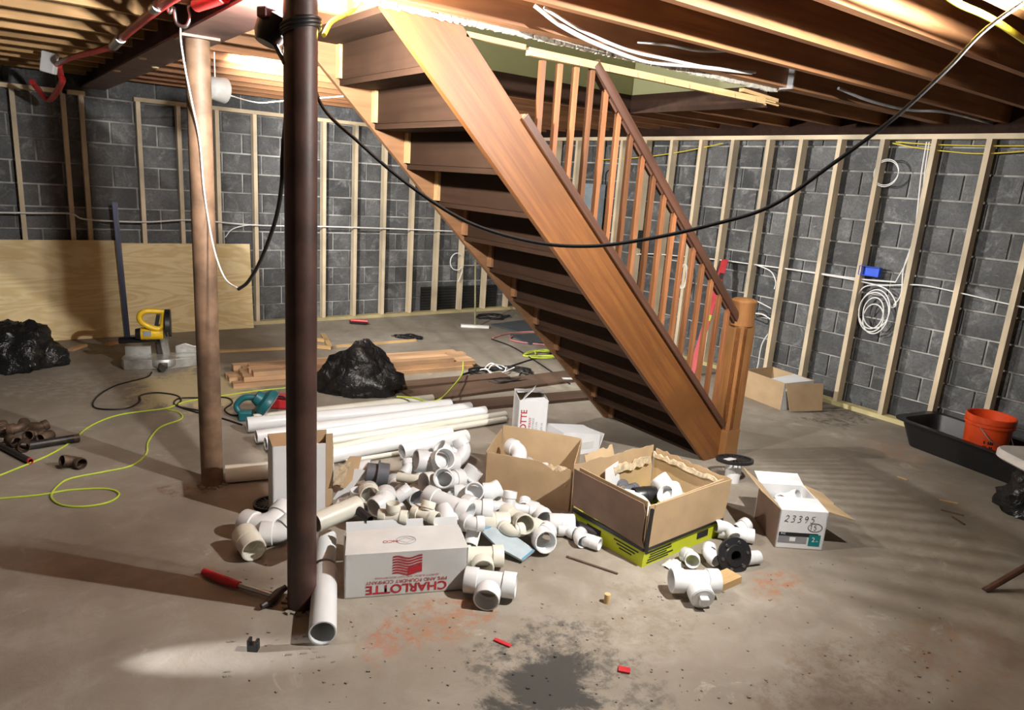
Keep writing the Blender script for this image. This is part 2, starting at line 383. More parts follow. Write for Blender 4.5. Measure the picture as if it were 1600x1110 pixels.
# stairwell: dark trim band hung below the opening, olive painted upstairs walls above it
tr = struct(MB().box(((SX0+SX1)/2, SY1-.022, 2.365), (SX1-SX0, .02, .13)).box((SX1-.022, (SY0+SY1)/2+.04, 2.365), (.02, SY1-SY0-.1, .13)).build('trim_1', 'trimdark', smooth=0))
struct(MB().box((X1-.02, (Y0+Y1)/2, 2.475), (.05, Y1-Y0, .29)).build('trim_2', 'trimdark', smooth=0))
struct(MB().box(((X0+X1)/2, Y1-.02, 2.53), (X1-X0-.1, .05, .18)).build('trim_3', 'trimdark', smooth=0))
for c, d, nm in ((((SX0+SX1)/2, SY1-.004, 3.30), (SX1-SX0, .012, 1.76), 'wall_stairwell_back'), ((SX1-.004, (SY0+SY1)/2, 3.30), (.012, SY1-SY0-.03, 1.76), 'wall_stairwell_end'),
                 (((SX0+SX1)/2, SY0-.03, 3.55), (SX1-SX0+.1, .03, 1.26), 'wall_stairwell_near')):
    struct(MB().box(c, d).build(nm, 'olive', smooth=0))
# plaster lath edge and raw strip along the near side of the opening
lp = MB(); N_ = 260
for i in range(N_):
    x = 1.22+i*(SX1-1.3)/N_; lp.box((x+.012, 2.785+random.uniform(-.003, .003), 2.390+random.uniform(-.003, .003)), (.03, .016, .012+random.uniform(0, .012)), Matrix.Rotation(random.uniform(-.2, .2), 3, 'Y'))
lp = tag(lp.build('plaster_edge', 'plaster', smooth=0), 'broken white plaster edge under the stairwell joist above the stairs', 'plaster'); lp['kind'] = 'stuff'
st = thing('furring_strip', 'raw splintered wood strip along the stairwell above the balusters', 'wood strip', (2.08, 2.81, 2.33))
st2 = MB().bar((0, 0, 0), (1.80, 0, -.008), .028, .034)
for i, (dy, l, z) in enumerate(((-.009, .10, .008), (.003, .16, -.002), (.010, .05, -.009))):
    st2.bar((1.78, dy, z-.008), (1.80+l, dy*1.6, z-.014), .009, .009)
st2.build('strip', 'strip', st, 0)
MB().bar((-.34, .0, .018), (-.02, 0, .014), .02, .022).build('strip', 'strip', st, 0)
MB().bar((1.62, .035, .036), (2.0, .05, .02), .03, .02).build('strip', 'strip', st, 0)
ns = MB()
for i in range(9):
    x = .1+i*.2; ns.tube([(x, -.016, .004), (x+.006, -.022, -.022)], .0016, 5)
ns.build('nails', 'chrome', st, 0)['kind'] = 'stuff'
# ------------------------------------------------------------------ steel beam and columns
BX = .915
bm = thing('steel_beam', 'rust brown steel I-beam running across the ceiling on two round columns', 'beam', (BX, 3.5, 2.31))
MB().box((0, (Y0+Y1)/2-3.5, .006), (.20, Y1-Y0, .012)).build('bottom_flange', 'steel', bm, 0)
MB().box((0, (Y0+Y1)/2-3.5, .13), (.012, Y1-Y0, .24)).build('web', 'steel', bm, 0)
for i, (dx, y) in enumerate(((-.07, 5.0), (.075, 4.35), (-.075, 5.95), (.07, 5.4), (.07, 3.1))):
    MB().lathe([(0, -.008), (.02, -.008), (.024, 0), (0, 0)], 10).build('bolt_plug', 'steelbolt', bm).location = (dx, y-3.5, 0)
def column(x, y, label, mat):
    t = thing('steel_column', label, 'column', (x, y, 0), 0, 'round steel columns under the beam')
    MB().lathe([(0, 0), (.057, 0), (.057, 2.30), (0, 2.30)], 28).build('shaft', mat, t)
    MB().box((0, 0, 2.304), (.17, .17, .012)).build('cap_plate', 'steel', t, 0)
    b = MB()
    for i in range(14):
        a = i*.46+random.random()*.3; rr = random.uniform(.055, .075); b.box((rr*math.cos(a), rr*math.sin(a), .004), (.03, .02, .008+random.random()*.008), Matrix.Rotation(a, 3, 'Z'))
    b.build('grout_crumbs', 'floor', t, 0)
    return t
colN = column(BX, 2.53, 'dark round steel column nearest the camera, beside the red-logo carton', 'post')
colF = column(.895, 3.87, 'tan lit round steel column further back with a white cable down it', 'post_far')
# ------------------------------------------------------------------ stud walls
def stud(parent, x, y, z0, z1, dx, dy, mat='stud', lean=0):
    key = (round(z1-z0, 3), dx, dy)
    if key not in SM: SM[key] = MB().box((0, 0, (z1-z0)/2), (dx, dy, z1-z0)).mesh('stud', mat, 0)
    o = ob('stud', SM[key], parent, (x, y, z0)); o.rotation_euler = (random.uniform(-.002, .002), lean, 0); return o
SM = {}
fb = thing('stud_wall', 'new pine stud framing standing in front of the back block wall', 'wall frame', (2.5, SB, 0), 0, 'pine stud framing')
def wx(x): return x-2.5
MB().box((wx((X0+6.0)/2), .045, .019), (6.0-X0, .09, .038)).build('bottom_plate', 'treated', fb, 0)
for a, b in ((-2.6, .70), (.66, .84), (1.24, 5.98)):
    MB().box((wx((a+b)/2), .045, 2.235+.019), (b-a, .09, .038)).build('top_plate', 'plate_x', fb, 0)
for x in (-.6, -.1, .285, .665, .805, 1.27, 1.625, 1.985, 2.36, 2.75, 3.12, 3.50, 3.87, 4.25, 4.62, 5.0, 5.38, 5.76):
    stud(fb, wx(x), .045, .038, 2.235, .038, .088)
fr_ = thing('stud_wall', 'new pine stud framing standing in front of the right block wall', 'wall frame', (SR, 4, 0), 0, 'pine stud framing')
MB().box((.045, (1.0+Y1)/2-4, .019), (.09, Y1-1.0, .038)).build('bottom_plate', 'treated_y', fr_, 0)
MB().box((.045, (.6+Y1)/2-4, 2.285+.019), (.09, Y1-.6, .038)).build('top_plate', 'plate_y', fr_, 0)
for y in (7.75, 7.35, 6.95, 6.55, 6.17, 5.79, 5.41, 5.02, 4.63, 4.22, 3.885, 3.51, 3.14, 2.735, 2.355, 1.97, 1.58):
    stud(fr_, .045, y-4, .038, 2.285, .088, .038)
# ------------------------------------------------------------------ staircase
YN, YF = 2.80, 3.80
stc = thing('staircase', 'old open-backed wooden staircase with balusters, handrail and newel post', 'staircase', (3.0, 3.3, 0))
O = Vector((3.0, 3.3, 0))
def up(x): return 4.048-.972*x
def lo(x): return 3.69-.974*x
def sub(m): m.v = [q-O for q in m.v]; return m
def stringer(y0, y1, mat, name='stringer'):
    poly = [((3.69-2.385)/.974, 2.385), ((4.048-2.385)/.972, 2.385), (3.935, up(3.935)), (3.935, 0), (3.69/.974, 0)]
    return sub(MB().prism(poly, y0, y1, 1)).build(name, mat, stc, 0, .002)
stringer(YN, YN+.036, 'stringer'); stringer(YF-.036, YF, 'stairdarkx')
for k in range(1, 13):
    z = .2*k; x = (3.955-z)/.972
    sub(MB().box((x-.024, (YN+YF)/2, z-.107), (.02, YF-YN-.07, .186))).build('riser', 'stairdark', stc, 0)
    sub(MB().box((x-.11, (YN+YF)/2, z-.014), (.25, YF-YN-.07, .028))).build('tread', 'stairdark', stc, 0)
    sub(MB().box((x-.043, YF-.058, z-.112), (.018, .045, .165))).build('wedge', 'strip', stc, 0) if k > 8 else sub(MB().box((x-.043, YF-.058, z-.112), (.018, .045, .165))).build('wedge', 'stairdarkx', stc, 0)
sub(MB().box((1.375, (YN+YF)/2, 2.505), (.02, YF-YN-.07, .18))).build('riser', 'stairdark', stc, 0)
# shoe rail on the stringer that carries the balusters
a = Vector((2.07, YN+.018, up(2.07)+.012)); b = Vector((3.93, YN+.018, up(3.93)+.012))
sub(MB().bar(a, b, .056, .026)).build('shoe_rail', 'newel', stc, 0, .003)
sub(MB().bar(a+Vector((.0, -.034, -.005)), b+Vector((0, -.034, -.005)), .012, .036)).build('shoe_moulding', 'rail', stc, 0)
def railz(x): return 2.30-.949*(x-2.54)
for k in range(17):
    x = 2.178+.1038*k; z0 = up(x)+.02; z1 = min(2.305, railz(x)-.02)
    o = sub(MB().box((x, YN+.022, (z0+z1)/2), (.026, .026, z1-z0))).build('baluster', 'baluster', stc, 0)
    if k > 3:
        xm = x+.052; c = Vector((xm, YN+.022, railz(xm)-.042)); sub(MB().bar(c-Vector((.03, 0, -.0285)), c+Vector((.03, 0, -.0285)), .022, .018)).build('rail_fillet', 'rail', stc, 0)
hr = MB(); a = Vector((2.50, YN+.022, railz(2.50))); b = Vector((3.955, YN+.022, railz(3.955)))
d = (b-a).normalized(); upv = Vector((-d.z, 0, d.x)); upv = upv if upv.z > 0 else -upv; sd = Vector((0, 1, 0))
prof = [(-.026, -.026), (.026, -.026), (.03, -.004), (.03, .010), (.022, .026), (.008, .032), (-.008, .032), (-.022, .026), (-.03, .010), (-.03, -.004)]
n = len(prof); vs = [p+sd*u+upv*v for p in (a, b) for u, v in prof]
hr.add(vs, [(i, (i+1) % n, n+(i+1) % n, n+i) for i in range(n)]+[tuple(range(n-1, -1, -1)), tuple(range(n, 2*n))])
sub(hr).build('handrail', 'rail', stc, 40)
NX, NY = 4.0, YN+.02; hw = .066
nw = MB()
nb = [(-hw, -hw+.012), (-hw+.006, -hw+.012), (-hw+.006, -hw+.006), (-hw+.012, -hw+.006), (-hw+.012, -hw), (hw, -hw), (hw, hw), (-hw, hw)]
nw.prism([(NX+x, NY+y) for x, y in nb], .20, .935, 2)
sub(nw).build('newel_post', 'newel', stc, 0, .002)
fl_ = MB()
for i in range(3): fl_.box((NX-hw+.018+i*.013, NY-hw-.002, .565), (.006, .006, .70)); fl_.box((NX-hw-.002, NY-hw+.018+i*.013, .565), (.006, .006, .70))
sub(fl_).build('fluting', 'stringer', stc, 0)
sub(MB().box((NX, NY, .10), (2*hw+.008, 2*hw+.008, .20))).build('newel_base', 'newel', stc, 0, .003)
sub(MB().lathe([(0, .925), (.080, .925), (.082, .94), (.080, 1.075), (.084, 1.08), (.084, 1.09), (.06, 1.102), (0, 1.106)], 28, Matrix.Translation((NX, NY, 0)))).build('newel_cap', 'newel', stc, 40)
sp = MB()
for k in range(4, 12):
    z = .2*k; x = (3.955-z)/.972
    sp.tube([(x-.05, YN+.05, z-.02), (x-.075, YN+.06, z-.05)], .003, 5)
sub(sp).build('nails', 'chrome', stc, 0)['kind'] = 'stuff'
# ------------------------------------------------------------------ lamps
def lamp_light(name, loc, power, parent=None, size=.035):
    ld = bpy.data.lights.new(name, 'POINT'); ld.energy = power; ld.color = LAMPCOL; ld.shadow_soft_size = size
    o = bpy.data.objects.new(name, ld); COL.objects.link(o); o.location = loc
    if parent is not None: o.parent = parent
    return o
def hung_lamp(loc, power, label, hang, guard=None):
    """trouble lamp hung by its hook: bulb on top, socket and handle below it shade the floor underneath"""
    t = thing('work_lamp', label, 'lamp', loc)
    MB().lathe([(0, .018), (.010, .014), (.013, .004), (.010, -.012), (.008, -.03)], 14, Matrix.Translation((0, 0, .0))).build('bulb', 'bulb', t)
    if guard:
        r, z = guard; MB().lathe([(0, z), (r, z), (r, z-.008), (.02, z-.02), (.018, z-.09), (0, z-.095)], 22).build('handle', 'black', t)
        MB().tube([(r*.9, 0, z), (r*.9, 0, .05)], .0015, 5).build('guard_wire', 'galv', t)
    if hang: MB().tube([(0, 0, .06), (0, 0, .06+hang)], .003, 6).build('hook', 'galv', t)
    lamp_light('lamp_light', (0, 0, 0), power, t)
    return t
hung_lamp(L_POST, P_POST, 'lit bulb work lamp tied behind the near column', 0, (.062, -.05))
def flood_lamp(loc, axis, rim, power, label, cord):
    fd = thing('flood_lamp', label, 'lamp', loc, 0, 'flood lamps'); fq = Vector(axis).normalized().to_track_quat('Z', 'Y')
    def fdp(m): m.v = [fq @ q for q in m.v]; return m
    fdp(MB().lathe([(0, -.055), (.035, -.05), (.062, -.03), (.075, rim), (.078, rim), (.066, -.032), (.038, -.054), (0, -.059)], 20)).build('housing', 'table', fd)
    fdp(MB().lathe([(0, -.02), (.012, -.022), (.014, -.035), (0, -.05)], 12)).build('bulb', 'bulb', fd)
    if cord: MB().tube([(0, 0, .06), (0, 0, cord)], .004, 6).build('cord', 'romex', fd)
    lamp_light('lamp_light', (0, 0, 0), power, fd, .02)
flood_lamp(L_BACK, (.93, .30, -.06), .063, P_BACK, 'white flood lamp hung behind the far column, facing the right wall', .215)
flood_lamp(L_NEAR, (-.28, .94, -.18), .031, P_NEAR, 'flood lamp under the joists right of the camera, facing the stairs', 0)
up_l = hung_lamp(L_UP, P_UP, 'lit bulb hanging over the stairs on the floor above', .6)
# unseen flashlight and box, added to make the bright patch on the slab
to = thing('added_torch', 'small flashlight added beyond the left edge to brighten the floor', 'added_torch', (-.55, 2.90, .33))
td = (Vector((.54, 2.37, 0))-Vector((-.55, 2.90, .33))).normalized(); tq = td.to_track_quat('-Z', 'Y')
m = MB().lathe([(0, .16), (.018, .16), (.018, .03), (.03, 0), (.026, .0), (.014, .025), (0, .026)], 16); m.v = [tq @ q for q in m.v]; m.build('body', 'black', to)
sl = bpy.data.lights.new('added_torch_light', 'SPOT'); sl.energy = 150; sl.spot_size = rad(11); sl.spot_blend = 1; sl.shadow_soft_size = .012; sl.color = (.95, .97, 1)
so = bpy.data.objects.new('added_torch_light', sl); COL.objects.link(so); so.parent = to; so.rotation_euler = tq.to_euler()
cr = thing('added_crate', 'grey box added beyond the left edge to carry the flashlight', 'added_crate', (-.64, 2.94, 0))
for k in range(4): MB().box((0, 0, .035+k*.07), (.34, .26, .055)).build('slat', 'darkboard', cr, 0)
MB().box((0, 0, .14), (.30, .22, .27)).build('core', 'darkboard', cr, 0)
# ------------------------------------------------------------------ leaning plywood and straightedge
def slab(name, c0, c1, h, th, lean, mat, label, cat, group=None):
    """sheet standing on the floor edge c0 -> c1, leaning back by `lean` metres at the top"""
    c0 = Vector(c0); c1 = Vector(c1); x = (c1-c0).normalized(); L = (c1-c0).length
    nrm = Vector((-x.y, x.x, 0)); upv = (Vector((0, 0, math.sqrt(h*h-lean*lean)))+nrm*lean)/h
    o = MB().box((0, 0, h/2), (L, th, h)).build(name, mat, None, 0, .001)
    y = upv.cross(x); o.matrix_world = Matrix.Translation((c0+c1)/2) @ Matrix((x, y, upv)).transposed().to_4x4()
    return tag(o, label, cat, group)
slab('plywood_sheet', (-1.36, 7.72, 0), (1.03, 7.72, 0), .935, .016, .12, 'ply', 'large plywood sheet leaning at the left edge, behind the black bag', 'plywood', 'leaning plywood sheets')
slab('plywood_sheet', (1.02, 7.76, 0), (2.27, 7.74, 0), .905, .016, .10, 'ply', 'shorter plywood sheet leaning behind the far column', 'plywood', 'leaning plywood sheets')
se = thing('straightedge', 'long dark blue steel straightedge leaning against the plywood seam', 'straightedge', (1.03, 7.63, 0), 0, None, (-.085, -.02, 0))
MB().box((0, 0, .65), (.045, .012, 1.30)).build('blade', plain('dark_blue_steel', (.02, .03, .075), .4, .3), se, 0)
MB().box((.012, -.008, .65), (.008, .006, 1.30)).build('edge_rib', 'darkiron', se, 0)
# ------------------------------------------------------------------ black rubbish bags
def bag(name, loc, rx, ry, h, seed, label, rz=0, peak=None):
    m = MB(); nu, nv = 56, 30; vs = []
    for j in range(nv+1):
        th = math.pi*j/nv
        for i in range(nu):
            ph = 2*math.pi*i/nu
            p = Vector((math.sin(th)*math.cos(ph), math.sin(th)*math.sin(ph), math.cos(th)))
            q = p*1.6+Vector((seed, seed*2, 0))
            k = 1+.26*noise.noise(q)+.20*abs(noise.noise(q*2.6))+.11*abs(noise.noise(q*5+Vector((5, 0, 0))))-.10
            z = p.z*k; z = z if z > -.35 else -.35
            v = Vector((p.x*k*rx, p.y*k*ry, (z+.35)/1.35*h))
            if peak:
                d = Vector((v.x-peak[0], v.y-peak[1])).length; v.z += peak[2]*math.exp(-(d/peak[3])**2)*(v.z/h)
            vs.append(v)
    fs = [(j*nu+i, (j+1)*nu+i, (j+1)*nu+(i+1) % nu, j*nu+(i+1) % nu) for j in range(nv) for i in range(nu)]
    o = m.add(vs, fs).build(name, 'bag', None, 60); o.location = loc; o.rotation_euler = (0, 0, rz)
    return tag(o, label, 'rubbish bag', 'black rubbish bags')
bag('rubbish_bag', tuple(W(25, 570)), .36, .30, .36, 3.1, 'crumpled black rubbish bag on the floor at the left edge', VIEW)
bag('rubbish_bag', tuple(W(560, 612)), .36, .20, .30, 7.7, 'black rubbish bag slumped on the lumber behind the white pipes', VIEW, (.06, 0, .13, .19))
bag('rubbish_bag', (5.03, 1.25, 0), .23, .20, .29, 11.2, 'black rubbish bag in front of the mortar tub at the right edge', VIEW)
# ------------------------------------------------------------------ lumber
lm = {}
def board(a, b, wd, ht, mat, label, cat='lumber', group=None, name='board', tw=0):
    a = Vector(a); b = Vector(b); L = (b-a).length; k = (round(L, 3), wd, ht, mat)
    if k not in lm: lm[k] = MB().box((L/2, 0, ht/2), (L, wd, ht)).mesh(name, mat, 0)
    d = b-a; o = ob(name, lm[k], None, a, (0, -math.atan2(d.z, math.hypot(d.x, d.y)), math.atan2(d.y, d.x)))
    return tag(o, label, cat, group)
PL = Vector((1.50, 5.64, 0)); PRr = Vector((3.58, 5.42, 0)); dirl = (PRr-PL).normalized(); nl = Vector((-dirl.y, dirl.x, 0))
rows = ['bottom', 'middle', 'top']; nth = ['nearest', 'second', 'third', 'fourth', 'rearmost']
for r in range(3):
    for i in range(5 if r < 2 else 3):
        j = random.uniform(-.06, .06); off = nl*(i*.094+(.03 if r else 0)); z = Vector((0, 0, r*.0395))
        board(PL+off+z+dirl*(j+.05*r), PL+off+z+dirl*(2.13+j+(.0 if r < 2 else -.25)), .089, .038, 'lumber', 'pine two-by-four in the lumber stack behind the pipes, %s row, %s' % (rows[r], nth[i]), 'lumber', 'stacked pine boards', 'stacked_board')
DB = [((640, 622), (905, 588), .30, 'wide dark brown panel board on the floor under the stairs'), ((690, 640), (935, 618), .20, 'dark brown panel board nearest the carton with the torn top'), ((600, 608), (790, 590), .16, 'dark brown board beside the lumber stack and coiled cords')]
for i, (p, q, wd, lab) in enumerate(DB): board(W(*p), W(*q), wd, .022+.004*i, 'darkboard', lab, 'board', 'dark boards under the stairs', 'panel_board')
board(W(110, 549), W(133, 541), .05, .02, 'lumber', 'short pale wood offcut beside the left black bag', 'offcut', None, 'wood_offcut')
board(W(168, 540), W(196, 534), .06, .02, 'lumber', 'short wood offcut behind the miter saw', 'offcut', None, 'wood_offcut')
board(W(338, 551), W(445, 546), .04, .02, 'strip', 'long pale lath on the floor between column and plywood', 'lath', None, 'wood_lath')
board(W(525, 543), W(650, 533), .04, .02, 'strip', 'long pale lath on the floor behind the black bag', 'lath', None, 'wood_lath')
fa = thing('pine_triangle', 'small triangular pine frame lying on the floor behind the near column', 'wood frame', W(512, 535), VIEW)
for a_, b_ in (((-.12, .25, 0), (.10, -.28, 0)), ((-.16, -.28, .0), (.12, -.3, 0)), ((-.14, .0, 0), (.02, -.02, 0))):
    MB().bar(Vector(a_)+Vector((0, 0, .02)), Vector(b_)+Vector((0, 0, .02)), .05, .03).build('slat', 'strip', fa, 0)
# wood block and plug near the loose fittings
board(W(1112, 920), W(1146, 905), .085, .035, 'strip', 'small square pine block beside the white tee with a plug', 'wood block', None, 'wood_block')
pl = MB().lathe([(0, 0), (.014, 0), (.014, .042), (0, .042)], 12).build('dowel_plug', 'strip'); pl.location = W(948, 942); tag(pl, 'short wooden dowel plug standing alone on the floor', 'dowel')
for i, (p, q, r) in enumerate((((1468, 781), (1497, 787), 'pale thin wood sliver on the floor below the tub'), ((1470, 797), (1506, 806), 'dark wood splinter on the floor below the tub'), ((1488, 808), (1507, 820), 'short dark splinter nearest the table leg shadow'), ((1402, 745), (1418, 750), 'pale sliver on the floor left of the tub'), ((885, 870), (965, 897), 'dark stick on the floor beside the lime carton base'))):
    o = MB().bar(W(*p, .004), W(*q, .004), .012, .006).build('wood_sliver', 'strip' if 'pale' in r else 'darkboard', None, 0); tag(o, r, 'splinter')
# ------------------------------------------------------------------ miter saw
def R3(ax, a): return Matrix.Rotation(a, 3, ax)
ms = thing('miter_saw', 'yellow and grey miter saw standing on the sawdust', 'miter saw', W(250, 575), VIEW+rad(24))
bs = MB(); bs.prism([(-.29, .05), (-.27, -.03), (-.10, -.05), (.09, -.05), (.30, .02), (.30, .18), (-.27, .20)], 0, .085, 2)
bs.build('base', 'alu', ms, 30, .006)
MB().lathe([(0, .088), (.12, .088), (.125, .08), (.125, .03), (.10, .0)], 24, Matrix.Translation((.03, .04, 0))).build('turntable', 'alu', ms)
MB().box((-.17, .16, .12), (.20, .02, .075)).build('fence', 'alu', ms, 0, .004); MB().prism([(.12, .085), (.33, .085), (.33, .14), (.26, .15), (.20, .175), (.12, .15)], .15, .17, 1).build('fence', 'alu', ms, 0, .004)
MB().box((.03, -.10, .045), (.07, .10, .04)).build('miter_lock', 'darkiron', ms, 0, .01)
MB().tube([(.03, -.15, .05), (.03, -.20, .05)], [.022, .027], 12).build('lock_knob', 'darkiron', ms)
MB().bar((.05, .15, .08), (.02, .04, .36), .05, .06, (1, 0, 0)).build('arm', 'alu', ms, 0, .008)
MB().bar((.01, .16, .05), (.0, .14, .22), .06, .07, (1, 0, 0)).build('pivot', 'darkiron', ms, 0, .01)
gd = MB(); gp = [(.135*math.cos(t), .135*math.sin(t)) for t in [rad(-60+i*12) for i in range(22)]]
gd.prism([(y+.0, z+.37) for y, z in gp], .055, .10, 0); gd.build('blade_guard', 'black', ms, 30, .006)
MB().lathe([(0, 0), (.125, 0), (.125, .003), (0, .003)], 28, Matrix.Translation((.075, 0, .36)) @ Matrix.Rotation(rad(90), 4, 'Y')).build('blade', 'chrome', ms)
sh = MB().tube(spline([(.05, -.02, .49), (-.08, -.04, .50), (-.13, -.05, .46), (-.11, -.05, .40), (-.02, -.04, .35), (.03, -.03, .36), (.045, -.02, .43), (.05, -.02, .49)], 5), .022, 8).build('handle', 'yellow', ms, 60)
MB().box((.0, -.02, .42), (.03, .03, .10), R3('Y', .2)).build('trigger', 'black', sh, 0, .004)
sm_ = MB().tube([(.04, 0, .30), (-.13, 0, .30)], .052, 18).build('motor', 'yellow', ms); MB().tube([(-.13, 0, .30), (-.17, 0, .30)], [.05, .042], 18).build('motor_cap', 'black', sm_)
MB().box((-.08, -.048, .31), (.06, .012, .045)).build('rating_plate', 'galv', sm_, 0)
MB().tube([(-.02, .03, .245), (-.30, .06, .232)], [.03, .028], 10, True, .7).build('dust_bag', 'black', ms)
cable('power_cord', [W(237, 582, .02), W(228, 590, .006), W(180, 603, .006), W(150, 622, .006), W(150, 638, .006), W(195, 639, .006), W(218, 628, .006), W(220, 618, .006), W(245, 614, .006), W(275, 618, .006), W(283, 626, .006), W(278, 635, .006), W(312, 642, .006)], .006, 'cordblack', 'black power cord snaking over the floor in front of the miter saw', 'cord')
cable('power_cord', [W(312, 622, .006), W(280, 623, .006), W(272, 631, .006), W(285, 638, .006), W(320, 648, .006), W(350, 655, .006), W(378, 664, .008)], .006, 'cordblack', 'black cord running past the far column to the teal saw', 'cord')
cable('power_cord', [W(322, 620, .006), W(355, 622, .006), W(363, 630, .006), W(351, 640, .006), W(362, 649, .006), W(382, 648, .02)], .006, 'cordblack', 'short black cord loop behind the far column', 'cord')
cable('extension_cord', [W(-30, 755, .005), W(20, 735, .005), W(75, 712, .005), W(112, 690, .005), W(135, 670, .005), W(165, 655, .005), W(200, 646, .005), W(260, 638, .005), W(290, 628, .005), W(345, 619, .005), W(400, 611, .005), W(450, 606, .005)], .0055, 'cordlime', 'lime green extension cord across the floor to the lumber stack', 'cord')
cable('extension_cord', [W(-30, 782, .005), W(60, 774, .005), W(110, 766, .005), W(165, 764, .005), W(186, 772, .005), W(170, 785, .005), W(130, 792, .005), W(95, 789, .005), W(80, 776, .006), W(90, 760, .005), W(110, 748, .005), W(160, 738, .005), W(205, 728, .005), W(228, 710, .005), W(232, 690, .005), W(250, 668, .005), W(283, 655, .005), W(280, 645, .005), W(262, 640, .005)], .0055, 'cordlime', 'lime green extension cord looped on the floor at the left', 'cord')
# ------------------------------------------------------------------ circular saw
cs = thing('circular_saw', 'teal circular saw lying on its side behind the white pipe ends', 'circular saw', W(405, 655), VIEW)
Mg = Matrix.Translation((.04, .02, .115)) @ Matrix.Rotation(rad(-52), 4, 'Y') @ Matrix.Rotation(rad(12), 4, 'X')
MB().lathe([(0, .045), (.06, .042), (.095, .025), (.108, .0), (.11, -.02), (.0, -.02)], 26, Mg).build('blade_guard', 'teal', cs)
MB().lathe([(0, -.022), (.122, -.022), (.128, -.026), (.122, -.03), (0, -.03)], 26, Mg).build('shoe_plate', 'galv', cs)
MB().tube([Mg @ Vector((0, 0, .03)), Mg @ Vector((0, 0, .085))], [.06, .045], 16).build('motor', 'teal', cs)
MB().tube(spline([(-.04, -.02, .04), (-.12, -.03, .05), (-.15, -.02, .10), (-.10, 0, .15), (-.02, .02, .15)], 5), .022, 8).build('handle', 'teal', cs, 60)
MB().box((-.08, -.04, .035), (.09, .07, .07), R3('Z', .3)).build('grip_base', 'teal', cs, 0, .012)
rd = thing('tool_case', 'red plastic tool case partly hidden behind the near column', 'tool case', W(440, 636), VIEW); MB().box((0, 0, .045), (.22, .14, .09)).build('body', 'red', rd, 0, .02); MB().tube([(-.06, -.08, .09), (-.04, -.09, .11), (.04, -.09, .11), (.06, -.08, .09)], .008, 6).build('handle', 'black', rd)
# ------------------------------------------------------------------ rusty iron fittings at left
def frame_between(a, b): return a, b
for i, (a, b, r, mt, lab) in enumerate(((W(42, 697, .03), W(124, 684, .03), .024, 'darkiron', 'dark iron pipe nipple lying in front of the rusty fittings'), (W(-60, 665, .02), W(46, 720, .02), .016, 'darkiron', 'thin iron pipe with a red tipped end at the left edge'))):
    t = thing('iron_pipe', lab, 'iron pipe', (a+b)/2); c = (a+b)/2
    dd = b-a; n_ = 3; pth = [a-c+dd*k/n_ for k in range(n_+1)]
    MB().hollow(pth, [r]*4, [r*.8]*4, 16).build('pipe', mt, t)
    if i == 1: MB().hollow([b-c, b-c+dd.normalized()*.015], [r*1.02]*2, [r*.8]*2, 14).build('red_tip', 'red', t)
    else: MB().hollow([b-c-dd.normalized()*.03, b-c], [r*1.01]*2, [r*.82]*2, 14).build('thread', 'iron', t)
